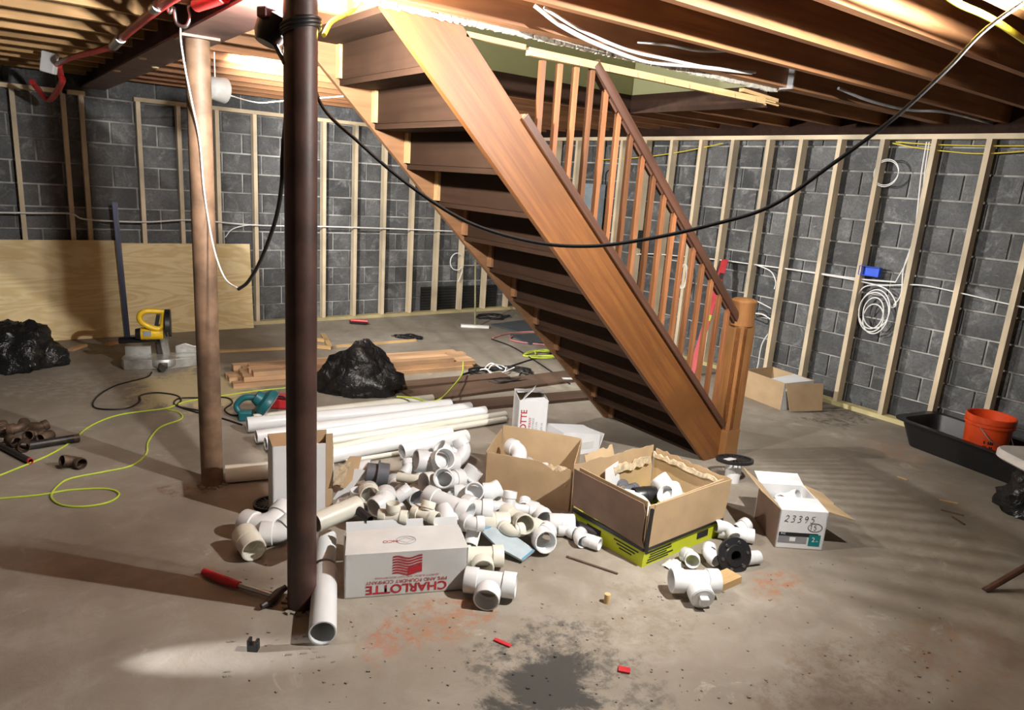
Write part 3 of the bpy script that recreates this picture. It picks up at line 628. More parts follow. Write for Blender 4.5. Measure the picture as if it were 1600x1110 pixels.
# ------------------------------------------------------------------ pipe fittings
def prof(Ls, R, hub=1.14, inner=.9):
    """path stations along a straight hub-body-hub run: (distance, outer, inner)"""
    return Ls
FC = {}
def arc(R, ang, rb, n=8):
    return [Vector((rb*math.sin(ang*i/n), rb*(1-math.cos(ang*i/n)), 0)) for i in range(n+1)]
def fitmesh(kind, R, mat):
    k = (kind, R, mat)
    if k in FC: return FC[k]
    m = MB(); H = R*1.15; I = R*.98; Ii = R*.88; hl = R*1.15; e = .0015
    def leg(p, d, L, body_to):
        """a hub leg: from body_to (towards the centre) out to the open end at L along d"""
        d = Vector(d).normalized(); p = Vector(p)
        m.hollow([p+d*body_to, p+d*(L-hl), p+d*(L-hl+e), p+d*(L-.003), p+d*L], [R, R, H, H, H-.002], [Ii, Ii, I, I, I+.001], 20)
    if kind == 'coupling':
        L = R*1.5; m.hollow([(-L, 0, 0), (-L+.003, 0, 0), (-.004, 0, 0), (-.003, 0, 0), (.003, 0, 0), (.004, 0, 0), (L-.003, 0, 0), (L, 0, 0)], [H-.002, H, H, H*1.03, H*1.03, H, H, H-.002], [I+.001, I, I, Ii, Ii, I, I, I+.001], 22)
    elif kind == 'short': L = R*2.6; m.hollow([(-L, 0, 0), (0, 0, 0), (L, 0, 0)], [R]*3, [R*.89]*3, 22)
    elif kind.startswith('elbow'):
        an = rad(int(kind[5:])); rb = R*1.45; A = arc(R, an, rb); c = sum(A, Vector())/len(A); A = [p-c for p in A]
        t1 = Vector((math.cos(an), math.sin(an), 0)); path = [A[0]-Vector((hl, 0, 0)), A[0]-Vector((hl-.003, 0, 0)), A[0]-Vector((e, 0, 0))]+A+[A[-1]+t1*e, A[-1]+t1*(hl-.003), A[-1]+t1*hl]
        n = len(A); m.hollow(path, [H-.002, H, H]+[R]*n+[H, H, H-.002], [I+.001, I, I]+[Ii]*n+[I, I, I+.001], 20)
    elif kind in ('tee', 'wye'):
        L = R*2.3 if kind == 'tee' else R*2.7
        m.hollow([(-L, 0, 0), (-L+.003, 0, 0), (-L+hl, 0, 0), (-L+hl+e, 0, 0), (L-hl-e, 0, 0), (L-hl, 0, 0), (L-.003, 0, 0), (L, 0, 0)], [H-.002, H, H, R, R, H, H, H-.002], [I+.001, I, I, Ii, Ii, I, I, I+.001], 22)
        if kind == 'tee': leg((0, 0, 0), (0, 1, 0), R*2.35, R*.9)
        else: leg((-R*.6, 0, 0), (1, 1.05, 0), R*3.5, R*1.0)
    elif kind == 'cross':
        for d in ((1, 0, 0), (-1, 0, 0), (0, 1, 0), (0, -1, 0)): leg((0, 0, 0), d, R*2.3, 0)
    elif kind == 'bushing':
        m.hollow([(-R*.9, 0, 0), (-R*.1, 0, 0), (-R*.1+e, 0, 0), (R*.05, 0, 0), (R*.05+e, 0, 0), (R*.95, 0, 0)], [R, R, H*1.05, H*1.05, R*.86, R*.86], [R*.74]*6, 24)
        m.lathe([(R*.74, 0), (0, 0)], 24, Matrix.Rotation(rad(90), 4, 'Y') @ Matrix.Translation((0, 0, -R*.3)))
    me = m.mesh('pvc_'+kind, mat, 38); FC[k] = me; return me
NAMES = {'coupling': 'pipe_coupling', 'short': 'pipe_offcut', 'elbow90': 'pipe_elbow', 'elbow45': 'pipe_elbow', 'elbow22': 'pipe_elbow', 'tee': 'pipe_tee', 'wye': 'pipe_wye', 'cross': 'pipe_cross', 'bushing': 'pipe_adapter'}
CATS = {'coupling': 'coupling', 'short': 'pipe offcut', 'elbow90': 'pipe elbow', 'elbow45': 'pipe elbow', 'elbow22': 'pipe elbow', 'tee': 'pipe tee', 'wye': 'pipe wye', 'cross': 'pipe cross', 'bushing': 'pipe adapter'}
def fit(kind, R, px, py, z, a, el, roll, label, mat='pvc', group='loose pipe fittings in the pile', purple=None):
    me = fitmesh(kind, R, mat); loc = W(px, py, z)
    Mx = Matrix.Translation(loc) @ Matrix.Rotation(rad(a)+VIEW, 4, 'Z') @ Matrix.Rotation(-rad(el), 4, 'Y') @ Matrix.Rotation(rad(roll), 4, 'X')
    mz = min((Mx @ v.co).z for v in me.vertices)
    if mz < .001: Mx = Matrix.Translation((0, 0, .001-mz)) @ Mx
    o = ob(NAMES[kind], me); o.matrix_world = Mx; tag(o, label, CATS[kind], group)
    if purple:
        q = MB().hollow([Vector((s, 0, 0)) for s in purple], [R*.975]*2, [R*.95]*2, 20).build('primer_ring', 'pvc_purple', o)
    return o
R4, R3_, R2 = .056, .044, .029
# a = heading of the main axis: 0 to the right of the picture, 90 away, -90 towards the camera
P_ = 'loose pipe fittings in the pile'
fit('short', R3_, 527, 803, .255, 50, 3, 0, 'cream pipe offcut with its open end facing out beside the near column', 'pvc_old')
fit('coupling', R3_*1.1, 560, 736, .15, 10, 10, 0, 'white coupling pushed into the grey rubber joint')
fit('bushing', R4*1.15, 590, 741, .15, 190, 8, 0, 'dark grey rubber pipe joint at the back of the pile', 'greyrub')
fit('coupling', R3_, 577, 771, .17, -75, 12, 0, 'coupling with its round mouth facing the camera under the grey joint', 'pvc_old')
fit('elbow45', R3_, 600, 783, .17, 55, 8, 0, 'white elbow rising from its open mouth right of the black tube')
fit('short', .021, 566, 803, .25, -38, -12, 0, 'black plastic tube lying across the pile by the carton corner', 'abs')
fit('tee', R2, 614, 808, .235, 0, 0, 90, 'small cream tee just above the red-logo carton', 'pvc_old')
fit('coupling', R2, 629, 772, .16, 40, 25, 0, 'small white coupling standing between two elbows')
fit('elbow90', R3_, 650, 769, .10, -150, 10, 0, 'white elbow tucked behind the long wye mouth')
fit('short', .026, 640, 748, .16, -8, 0, 0, 'cream narrow pipe offcut at the back of the pile', 'pvc_old')
fit('elbow45', R2, 637, 731, .12, 60, 30, 40, 'small white fitting under the short white pipe')
fit('tee', R4, 682, 722, .14, 205, 10, 30, 'large white tee under the end of the short white pipe')
fit('wye', R3_*1.05, 692, 751, .18, 222, 8, 30, 'white fitting with cream patch and dark oval mouth mid pile', 'pvc')
fit('bushing', R4*1.1, 733, 746, .13, 20, 55, 0, 'ringed white threaded adapter beside the kraft carton')
fit('elbow90', R3_, 722, 708, .10, 30, 20, 60, 'white elbow at the top of the pile below the pipes')
fit('elbow45', R3_, 700, 708, .09, 200, 0, 90, 'white elbow lying behind the large white tee')
fit('wye', R3_*1.08, 700, 788, .20, -28, -4, 205, 'long white wye lying across the pile, front middle')
fit('elbow45', R3_*1.05, 745, 795, .16, -40, 0, 0, 'pale elbow with purple primer in its mouth, joined to the long wye', 'pvc', P_, (-.02, .01))
fit('tee', R2, 664, 806, .235, -25, 0, 60, 'small cream tee with two mouths above the carton flag side', 'pvc_old')
fit('elbow45', R2*1.1, 738, 818, .20, -35, 0, 0, 'small elbow with a purple primed mouth at the carton corner')
fit('coupling', R3_*1.05, 774, 817, .10, 12, 0, 0, 'large cream coupling behind the blue plastic bag', 'pvc_old')
fit('tee', R3_, 740, 771, .14, 8, 5, 150, 'white tee lying flat below the threaded adapter')
fit('coupling', R3_, 764, 771, .12, 25, 20, 0, 'white coupling against the kraft carton wall')
fit('elbow90', R2, 784, 793, .10, 120, 0, 0, 'small white elbow right of the primed mouth')
fit('elbow90', R2*1.1, 796, 787, .11, -100, 20, 90, 'small elbow with round mouth facing up by the kraft carton')
fit('tee', R2, 818, 797, .06, -5, 0, 30, 'small white tee along the foot of the kraft carton')
fit('elbow45', R3_, 843, 803, .05, -30, 0, 180, 'white elbow with an open mouth at the kraft carton corner')
fit('wye', R3_, 815, 815, .09, -35, -5, 150, 'white wye with grey mouth above the blue plastic bag', 'pvc_old')
fit('elbow45', R3_*1.12, 846, 843, .05, 245, 0, 20, 'white elbow with handwriting on it, mouth facing the camera')
fit('elbow90', R2*1.05, 797, 828, .10, -60, 0, 0, 'small cream elbow on top of the blue plastic bag', 'pvc_old')
fit('coupling', R2, 738, 840, .12, 80, 35, 0, 'small white coupling leaning on the carton end')
fit('tee', R3_, 752, 872, .05, 8, 0, 185, 'cream tee half behind the carton end', 'pvc_old')
fit('tee', R3_*1.1, 766, 914, .06, -6, 0, 188, 'big white tee in front of the carton with mouth facing the camera')
fit('coupling', R3_, 877, 819, .05, 5, 0, 0, 'white coupling on the floor by the lime carton base')
fit('short', R2, 895, 812, .04, 30, 0, 0, 'short grey pipe stub behind the lime carton corner', 'greyrub')
fit('elbow45', R2*1.05, 905, 840, .035, 250, 0, 0, 'small white elbow with round mouth at the lime carton base')
fit('elbow45', R2, 886, 829, .035, 140, 0, 0, 'small white elbow lying behind another by the lime carton')
fit('coupling', R2, 925, 847, .035, -30, 0, 0, 'small grey-mouthed coupling against the lime carton base')
fit('short', R2*.9, 918, 828, .03, 145, 0, 0, 'grey pipe stub along the lime carton base', 'greyrub')
# filler at the heart of the pile
fit('elbow90', R3_, 620, 800, .07, 60, 0, 0, 'white elbow low in the pile behind the carton, left of its middle')
fit('tee', R3_, 680, 800, .06, 20, 0, 40, 'white tee low in the pile under the long wye')
fit('coupling', R3_, 715, 812, .07, -20, 0, 0, 'white coupling low in the pile behind the carton corner')
fit('elbow45', R3_, 655, 745, .05, 100, 0, 0, 'white elbow low in the pile under the narrow cream offcut')
fit('tee', R3_, 705, 768, .06, 150, 0, 30, 'white tee low in the pile under the fitting with the cream patch')
fit('coupling', R3_, 590, 790, .08, 30, 0, 0, 'white coupling low in the pile under the rising elbow')
fit('elbow90', R3_, 555, 790, .08, -10, 0, 90, 'white elbow low in the pile behind the torn flap')
fit('coupling', R3_, 620, 760, .06, -60, 0, 0, 'white coupling low in the pile behind the two elbows')
fit('elbow45', R3_, 760, 790, .05, 10, 0, 0, 'white elbow low in the pile beside the kraft carton')
fit('tee', R2, 700, 830, .20, 10, 0, 0, 'small white tee just inside the open carton top', 'pvc_old') if False else None
# left of the near column
fit('elbow90', R4, 418, 822, .06, -20, 0, 20, 'big white elbow on the floor left of the near column')
fit('coupling', R3_*1.12, 389, 850, .055, -52, -6, 0, 'cream coupling with open mouth on the floor far left of the pile', 'pvc_old')
fit('elbow45', R4*.9, 437, 832, .06, 10, 0, 40, 'white elbow mouth peeking out behind the near column')
# right group beside the lime carton
G2 = 'loose pipe fittings beside the lime carton'
fit('wye', R2*1.15, 1150, 834, .04, -12, 0, 20, 'white double wye at the right corner of the lime carton', 'pvc', G2)
fit('elbow90', R2, 1136, 826, .07, 100, 20, 0, 'small white elbow on top of the double wye', 'pvc', G2)
fit('elbow45', R2*1.1, 1080, 873, .04, -58, 10, 180, 'short white wye elbow beside the plastic wrap', 'pvc', G2)
fit('elbow45', R2*1.1, 1109, 866, .05, -105, -8, 0, 'white elbow with purple primed mouth left of the black flange', 'pvc', G2, (-.04, -.01))
fit('coupling', R2, 1174, 872, .035, 20, 0, 0, 'white coupling half hidden behind the black flange', 'pvc', G2)
tp = fit('tee', R3_*1.08, 1085, 912, .06, 6, 0, 190, 'glossy white tee with a square-headed plug facing the camera', 'pvc', G2)
R_ = R3_*1.08
MB().lathe([(0, R_*2.42), (R_*1.02, R_*2.42), (R_*1.02, R_*2.2), (R_*.9, R_*2.0)], 22, Matrix.Rotation(rad(-90), 4, 'X')).build('plug', 'pvc', tp)
MB().box((0, R_*2.65, 0), (R_*.8, R_*.55, R_*.8)).build('plug_head', 'pvc', tp, 0, .003)
# black closet flange
fg = thing('closet_flange', 'round black plastic flange with bolt slots standing against fittings', 'pipe flange', W(1147, 868, .075), 0, None, (rad(74), 0, VIEW+rad(12)))
MB().lathe([(.026, .02), (.026, -.02), (.032, -.022), (.05, -.012), (.084, -.012), (.087, -.006), (.087, .008), (.055, .012), (.05, .02), (.026, .02)], 32).build('ring', 'abs', fg)
for i in range(6):
    a = i*math.pi/3+.2; MB().lathe([(0, .016), (.008, .016), (.008, .008)], 8, Matrix.Translation((.066*math.cos(a), .066*math.sin(a), 0))).build('screw', 'chrome', fg)
MB().hollow([(0, 0, -.02), (0, 0, -.07)], [.045, .045], [.03, .03], 20).build('collar', 'abs', fg); MB().lathe([(0, -.03), (.03, -.03), (.03, -.034), (0, -.034)], 20).build('hole_dark_disc', 'abs', fg)  # black disc stands in for the shade inside the hole
pw = MB(); vs = []; nn = 12
for j in range(nn):
    for i in range(nn):
        x = (i/(nn-1)-.5)*.10; y = (j/(nn-1)-.5)*.08; vs.append((x, y, max(.002, .028*(1-((x/.05)**2+(y/.04)**2)*.7)+.016*noise.noise(Vector((x*60, y*60, 3))))))
pw.add(vs, [(j*nn+i, j*nn+i+1, (j+1)*nn+i+1, (j+1)*nn+i) for j in range(nn-1) for i in range(nn-1)])
pw = pw.build('plastic_wrap', 'romex'); pw.location = W(1052, 885); tag(pw, 'crumpled clear plastic wrap beside the lime carton', 'plastic wrap'); sm = pw.modifiers.new('solid', 'SOLIDIFY'); sm.thickness = .002
# ------------------------------------------------------------------ long pipes
def pipe(a, b, r, label, mat='pvc', group='long white pipes on the floor', name='white_pipe'):
    a = Vector(a); b = Vector(b); c = (a+b)/2; L = (b-a).length; d = (b-a).normalized()
    o = MB().hollow([(-L/2, 0, 0), (-L/2+.002, 0, 0), (0, 0, 0), (L/2-.002, 0, 0), (L/2, 0, 0)], [r-.001, r, r, r, r-.001], [r*.88]*5, 24).build(name, mat)
    o.matrix_world = Matrix.Translation(c) @ d.to_track_quat('X', 'Z').to_matrix().to_4x4(); return tag(o, label, 'pipe', group)
pipe(W(396, 655, .03), W(676, 623, .03), .034, 'rearmost cream pipe of the row, next to the teal saw', 'pvc_old')
pipe(W(386, 664, .06), W(704, 634, .06), .052, 'thick white pipe with its open end beside the teal saw')
pipe(W(400, 683, .05), W(735, 637, .05), .043, 'white pipe third from the back of the row')
pipe(W(415, 694, .05), W(758, 643, .05), .041, 'white pipe running to the white carton, fourth from the back')
pipe(W(425, 705, .04), W(790, 648, .04), .028, 'narrow cream pipe in the middle of the row, under the white carton', 'pvc_old')
pipe(W(425, 716, .03), W(790, 655, .03), .022, 'narrowest cream pipe of the row', 'pvc_old')
pipe(W(430, 722, .035), W(704, 662, .035), .027, 'cream pipe ending short of the white carton', 'pvc_old')
pipe(W(430, 731, .05), W(704, 676, .05), .043, 'front white pipe of the row, behind the fittings pile')
pipe(W(352, 741, .052), W(520, 727, .052), .050, 'cream pipe end poking out left of the tall carton', 'pvc_old')
pipe(W(628, 706, .07), W(729, 682, .09), .047, 'short white pipe with grey open end lying over the row', 'pvc', 'long white pipes on the floor', 'short_white_pipe')
pipe(W(540, 722, .02), W(628, 707, .02), .014, 'thin cream tube under the short white pipe', 'pvc_old', 'long white pipes on the floor', 'thin_tube')
pipe(W(504, 990, .053), W(508, 893, .053), .052, 'white pipe pointing at the camera beside the near column')
pipe(W(507, 884, .06), W(510, 838, .12), .047, 'white pipe stub leaning up behind the foreground pipe')
# ------------------------------------------------------------------ cartons
def face(origin, xdir, zdir):
    """4x4 that maps flat lettering (x right, y up) onto a panel"""
    x = Vector(xdir).normalized(); y = Vector(zdir).normalized(); z = x.cross(y)
    return Matrix.Translation(origin) @ Matrix((x, y, z)).transposed().to_4x4()
def panel(parent, name, poly, th, Mx, mat):
    """polygon panel (x, y in its own plane) with thickness, placed by Mx"""
    m = MB().prism(poly, -th, 0, 2); m.v = [Mx @ q for q in m.v]; return m.build(name, mat, parent, 0)
def torn(x0, x1, y, amp, n=14, seed=0):
    rr = random.Random(seed); return [(x0+(x1-x0)*i/n, y+rr.uniform(-amp, amp*.4)) for i in range(n+1)]
def ribbon(parent, strokes, wd, Mx, mat, name='handwriting'):
    m = MB()
    for s in strokes:
        p = [Vector((x, y, 0)) for x, y in s]
        p = spline(p, 5) if len(p) > 2 else p
        L = []
        for i in range(len(p)):
            t = (p[min(i+1, len(p)-1)]-p[max(i-1, 0)]).normalized(); nrm = Vector((-t.y, t.x, 0)); L += [p[i]+nrm*wd/2, p[i]-nrm*wd/2]
        m.add([Mx @ q for q in L], [(2*i, 2*i+1, 2*i+3, 2*i+2) for i in range(len(p)-1)])
    return m.build(name, mat, parent, 0)
T = .005
# --- big kraft carton with the lime printed base
F = W(1003, 890); U = (W(1130, 836)-F); U.z = 0; hd = math.atan2(U.y, U.x); bl, bw, bh = .63, .50, .325
c1 = thing('kraft_carton', 'open kraft carton with a lime printed base, full of fittings', 'carton', F, hd, 'kraft cartons')
lb = MB().box((bl/2, bw/2, .045), (bl-.02, bw-.02, .09)); lb.build('lime_base', 'lime', c1, 0)
MB().box((bl/2, .006, .098), (bl-.012, .012, .02)).box((.006, bw/2, .098), (.012, bw-.012, .02)).build('black_band', 'black', c1, 0)
ln = MB()
for i in range(5): ln.box((.12+.02*(i % 2), .0085, .068-.013*i), (.19-.03*(i % 3), .002, .005))
for i in range(3): ln.box((.0085, .12, .066-.016*i), (.002, .16-.04*i, .006))
ln.box((.0085, .34, .05), (.002, .10, .03)); ln.box((.47, .0085, .05), (.09, .002, .035))
ln.build('base_print', 'black_ink', c1, 0)['kind'] = 'stuff'
fr1 = [(.012, .0), (bl, 0), (bl+.004, bh-.105), (bl*.7, bh-.10), (.03, bh-.10)]
panel(c1, 'front_panel', fr1, T, face((0, 0, .105), (1, 0, 0), (0, -.05, 1)), 'card')
lf = [(0, .0), (bw-.0, .02), (bw, bh-.10), (.03, bh-.10), (.015, bh-.14), (.02, .04)]
panel(c1, 'side_panel', [(-x, y) for x, y in lf], T, face((0, 0, .105), (0, -1, 0), (-.05, 0, 1)), 'carddark')
panel(c1, 'back_panel', [(0, 0), (bl, 0)]+torn(bl, 0, bh+.01, .010, 22, 4)+[(0, bh)], T, face((0, bw, .01), (1, 0, 0), (0, .04, 1)), 'card')
rp = [(0, 0), (bw, 0)]+torn(bw, 0, bh-.01, .010, 20, 9)
panel(c1, 'side_panel', rp, T, face((bl, 0, .01), (0, 1, 0), (.04, 0, 1)), 'card')
panel(c1, 'inner_flap', [(0, 0), (bw*.92, 0), (bw*.92, bh-.10), (0, bh-.10)], T, face((.018, .02, .115), (0, 1, 0), (-.02, 0, 1)), 'cardin')
panel(c1, 'inner_flap', [(0, 0), (bl*.92, 0), (bl*.92, bh-.115), (0, bh-.125)], T, face((.02, .018, .115), (1, 0, 0), (0, -.02, 1)), 'cardin')
panel(c1, 'torn_flap', [(0, 0), (.24, 0)]+torn(.24, 0, .085, .012, 12, 2), T, face((.10, bw+.01, bh-.03), (1, .1, 0), (0, .45, 1)), 'cardin')
panel(c1, 'torn_ply', [(0, .0)]+torn(0, .30, .02, .015, 12, 3)+torn(.30, 0, .065, .02, 12, 5), .004, face((.30, bw-.012, bh-.10), (1, 0, 0), (-.3, .06, 1)), 'cardrough')
panel(c1, 'torn_ply', [(0, .0)]+torn(0, bw, .0, .012, 12, 13)+torn(bw, 0, .022, .012, 22, 15), .010, face((bl-.004, 0, bh-.045), (0, 1, 0), (.1, 0, 1)), 'cardrough')
MB().bar((.008, -.004, .09), (.006, -.012, bh-.01), .014, .014).build('corner_liner', 'black', c1, 0)
panel(c1, 'white_divider', [(0, 0), (.16, .02), (.14, .17), (0, .16)], .003, face((.20, bw-.05, .13), (1, .25, 0), (0, .15, 1)), 'whitecard')
def inside(kind, R, x, y, z, a, el, roll, label, mat='pvc'):
    o = ob(NAMES[kind], fitmesh(kind, R, mat)); p = c1.matrix_world if False else (Matrix.Translation(F) @ rotz(hd))
    o.matrix_world = p @ Matrix.Translation((x, y, z)) @ rotz(rad(a)) @ Matrix.Rotation(-rad(el), 4, 'Y') @ Matrix.Rotation(rad(roll), 4, 'X')
    return tag(o, label, CATS[kind], 'fittings inside the lime-based carton')
for i, (k, R, x, y, z, a, e, r, lab, mt) in enumerate((
    ('elbow90', R3_, .20, .22, .19, 30, 20, 0, 'white elbow inside the lime-based carton, beside the pink labelled tub', 'pvc'), ('tee', R3_, .42, .16, .18, 60, 25, 40, 'white tee in the near corner inside the lime-based carton', 'pvc'),
    ('coupling', R3_, .50, .30, .19, 100, 40, 0, 'white coupling tipped against the far wall inside the lime-based carton', 'pvc'), ('coupling', R3_*.95, .33, .30, .18, -20, 0, 0, 'black coupling inside the lime-based carton', 'abs'),
    ('elbow45', R3_, .34, .12, .19, 10, 10, 0, 'white elbow along the front wall inside the lime-based carton', 'pvc'), ('tee', R3_, .12, .14, .18, 70, 0, 0, 'cream tee in the left corner inside the lime-based carton', 'pvc_old'),
    ('elbow90', R3_, .14, .36, .17, 120, 0, 0, 'cream elbow in the back left inside the lime-based carton', 'pvc_old'), ('wye', R2, .30, .40, .17, 0, 0, 0, 'small grey wye at the back inside the lime-based carton', 'greyrub'),
    ('tee', R3_, .52, .12, .14, 0, 0, 0, 'white tee low inside the lime-based carton', 'pvc'), ('coupling', R3_, .24, .10, .14, 15, 0, 0, 'white coupling low inside the lime-based carton', 'pvc'))):
    inside(k, R, x, y, z, a, e, r, lab, mt)
tb = thing('primer_tub', 'small tub with a pink label inside the lime-based carton', 'tub', Matrix.Translation(F) @ rotz(hd) @ Vector((.10, .25, .17)), 0, None, (.5, .6, 0))
MB().lathe([(0, 0), (.03, 0), (.03, .08), (0, .08)], 16).build('can', 'pvc', tb); MB().lathe([(.0305, .02), (.0305, .07)], 16).build('label_band', 'pink', tb)
# --- kraft carton left of it
A_ = W(757, 780); B_ = W(888, 800); u = (B_-A_); hd2 = math.atan2(u.y, u.x); L2_, W2, H2 = u.length, .40, .285
c2 = thing('kraft_carton', 'plain open kraft carton with a torn rim behind the fittings pile', 'carton', A_, hd2, 'kraft cartons')
MB().box((L2_/2, W2/2, .004), (L2_, W2, .006)).build('bottom', 'card', c2, 0)
panel(c2, 'front_panel', [(0, 0), (L2_, 0), (L2_, H2-.04), (L2_*.93, H2-.03)]+[(L2_*.93-.01*i, H2-.045-.012*(i % 2)) for i in range(1, 9)]+[(L2_*.62, H2-.01), (0, H2)], T, face((0, 0, 0), (1, 0, 0), (0, -.03, 1)), 'card')
panel(c2, 'side_panel', [(0, 0), (W2, 0), (W2, H2), (0, H2)], T, face((0, W2, 0), (0, -1, 0), (-.03, 0, 1)), 'card')
panel(c2, 'back_panel', [(0, 0), (L2_, 0), (L2_, H2), (L2_*.5, H2+.015), (0, H2+.02)], T, face((0, W2, 0), (1, 0, 0), (0, .03, 1)), 'cardin')
panel(c2, 'side_panel', [(0, 0), (W2, 0), (W2, H2), (0, H2-.02)], T, face((L2_, 0, 0), (0, 1, 0), (.03, 0, 1)), 'card')
panel(c2, 'torn_flap', [(0, 0), (.20, 0), (.22, .14), (.03, .10)], T, face((L2_-.03, -.01, H2-.14), (.5, .85, 0), (.2, -.12, 1)), 'cardin')
panel(c2, 'torn_ply', [(0, .0)]+torn(0, .16, 0, .012, 9, 31)+torn(.16, 0, .045, .014, 9, 35), .006, face((L2_*.60, .004, H2-.075), (1, 0, 0), (0, .1, 1)), 'cardrough')
o = ob('pipe_elbow', fitmesh('elbow90', R3_, 'pvc')); o.matrix_world = Matrix.Translation(A_) @ rotz(hd2) @ Matrix.Translation((.14, .20, .215)) @ rotz(1) @ Matrix.Rotation(-.8, 4, 'Y'); tag(o, 'white elbow showing inside the plain kraft carton', 'pipe elbow', 'fittings inside the plain kraft carton')
o = ob('pipe_tee', fitmesh('tee', R3_, 'pvc')); o.matrix_world = Matrix.Translation(A_) @ rotz(hd2) @ Matrix.Translation((.22, .2, .12)) @ rotz(.4); tag(o, 'white tee deep inside the plain kraft carton', 'pipe tee', 'fittings inside the plain kraft carton')
# --- red-logo carton in front
A_ = W(538, 937); B_ = W(728, 922); u = B_-A_; hd3 = math.atan2(u.y, u.x); L3_, W3, H3 = u.length, .20, .205
c3 = thing('white_carton', 'white carton with red lettering upside down, lying in front of the fittings pile', 'carton', A_, hd3, 'white printed cartons')
c3f = panel(c3, 'front_panel', [(0, 0), (L3_, 0), (L3_, H3), (0, H3)], T, face((0, 0, 0), (1, 0, 0), (0, 0, 1)), 'greycard')
c3t = panel(c3, 'top_panel', [(0, 0), (L3_-.004, 0), (L3_-.012, W3*.93), (L3_*.6, W3*.97), (.012, W3*.9)], T, face((0, .0, H3), (1, 0, 0), (0, 1, .07)), 'greycard')
for x in (T, L3_): panel(c3, 'end_panel', [(0, 0), (W3, 0), (W3, H3-.01), (0, H3)], T, face((x, 0, 0), (0, 1, 0), (0, 0, 1)), 'greycard')
panel(c3, 'bottom_panel', [(0, 0), (L3_, 0), (L3_, W3), (0, W3)], T, face((0, 0, T), (1, 0, 0), (0, 1, 0)), 'card')
panel(c3, 'back_panel', [(0, 0), (L3_, 0), (L3_, H3-.02), (0, H3-.02)], T, face((0, W3, 0), (1, 0, 0), (0, 0, 1)), 'card')
panel(c3, 'rear_flap', [(0, 0), (L3_*.96, 0), (L3_*.96, .05), (0, .05)], .004, face((.01, W3+.012, H3-.015), (1, 0, 0), (0, .4, 1)), 'whitecard')
FM = face((0, -.0015, 0), (1, 0, 0), (0, 0, 1)); FLIP = Matrix.Rotation(math.pi, 4, 'Z')
def onf(x, z): return FM @ Matrix.Translation((L3_*x, H3*z, 0)) @ FLIP
text('CHARLOTTE', .056, 'red_ink', c3f, onf(.50, .175), sx=1.08, bold=.0012); text('PIPE AND FOUNDRY COMPANY', .0235, 'red_ink', c3f, onf(.50, .335), sx=1.02)
text('QUALITY PLASTIC AND CAST IRON FITTINGS', .0115, 'red_ink', c3f, onf(.50, .43), sx=1.15)
m = MB()
def wave(t): return .006*math.sin(t*7.5+.6)
fw, fh = .124, .082; cx, cz = L3_*.50, H3*.69
for i in range(7):
    z0 = cz+fh/2-i*fh/6.5; x1 = 1.0 if i < 4 else .52
    for s in range(16):
        a, b = s/16, (s+1)/16
        if a >= x1: break
        m.add([(cx-fw/2+a*fw, -.0016, z0+wave(a)), (cx-fw/2+b*fw, -.0016, z0+wave(b)), (cx-fw/2+b*fw, -.0016, z0-fh/12+wave(b)), (cx-fw/2+a*fw, -.0016, z0-fh/12+wave(a))], [(0, 3, 2, 1)])
for s in range(8):
    a, b = .52+s*.06, .52+(s+1)*.06
    m.add([(cx-fw/2+a*fw, -.0016, cz-.006+wave(a)), (cx-fw/2+b*fw, -.0016, cz-.006+wave(b)), (cx-fw/2+b*fw, -.0016, cz-fh/2+wave(b)), (cx-fw/2+a*fw, -.0016, cz-fh/2+wave(a))], [(0, 3, 2, 1)])
m.build('flag_emblem', 'red_ink', c3f, 0)
TM = face((0, .0, H3+.0015), (1, 0, 0), (0, 1, .07))
ribbon(c3t, [[(L3_*.50+.042*math.cos(t)*1.0, W3*.42+.030*math.sin(t)) for t in [k*math.pi/8 for k in range(17)]]], .0025, TM, 'grey_ink', 'round_stamp'); ribbon(c3t, [[(L3_*.5-.034, W3*.42), (L3_*.5, W3*.42+.02)], [(L3_*.5, W3*.42+.02), (L3_*.5+.034, W3*.42)], [(L3_*.5+.034, W3*.42), (L3_*.5, W3*.42-.02)], [(L3_*.5, W3*.42-.02), (L3_*.5-.034, W3*.42)]], .002, TM, 'grey_ink', 'diamond_stamp')
text('NCO', .026, 'red_ink', c3t, TM @ Matrix.Translation((L3_*.37, W3*.40, .0005)) @ FLIP, sx=1.1)
# --- tall carton behind the near column
A_ = W(427, 818); B_ = W(520, 805); u = B_-A_; hd4 = math.atan2(u.y, u.x); L4, W4, H4 = u.length, .17, .41
c4 = thing('white_carton', 'tall white carton standing half hidden behind the near column', 'carton', A_, hd4, 'white printed cartons')
panel(c4, 'front_panel', [(0, 0), (L4, 0), (L4, H4-.01), (0, H4)], T, face((0, 0, 0), (1, 0, 0), (0, 0, 1)), 'whitecard')
panel(c4, 'side_panel', [(0, 0), (W4, 0), (W4, H4), (0, H4)], T, face((0, W4, 0), (0, -1, 0), (0, 0, 1)), 'whitecard')
panel(c4, 'back_panel', [(0, 0), (L4, 0), (L4, H4), (0, H4)], T, face((0, W4, 0), (1, 0, 0), (0, 0, 1)), 'card')
panel(c4, 'side_panel', [(0, 0), (W4, 0), (W4, H4*.9)]+torn(W4, 0, H4*.93, .02, 8, 20), T, face((L4, 0, 0), (0, 1, 0), (0, 0, 1)), 'card')
panel(c4, 'top_panel', [(0, 0), (L4*.65, 0), (L4*.60, W4), (0, W4)], T, face((0, 0, H4), (1, 0, 0), (0, 1, .03)), 'card')
panel(c4, 'edge_strip', [(0, 0)]+torn(0, .0, 0, 0, 1)+[(.035, .0), (.03, H4*.35), (.038, H4*.7), (.034, H4*.98), (0, H4*.98)], .002, face((L4-.038, -.001, .05), (1, 0, 0), (0, 0, 1)), 'card')
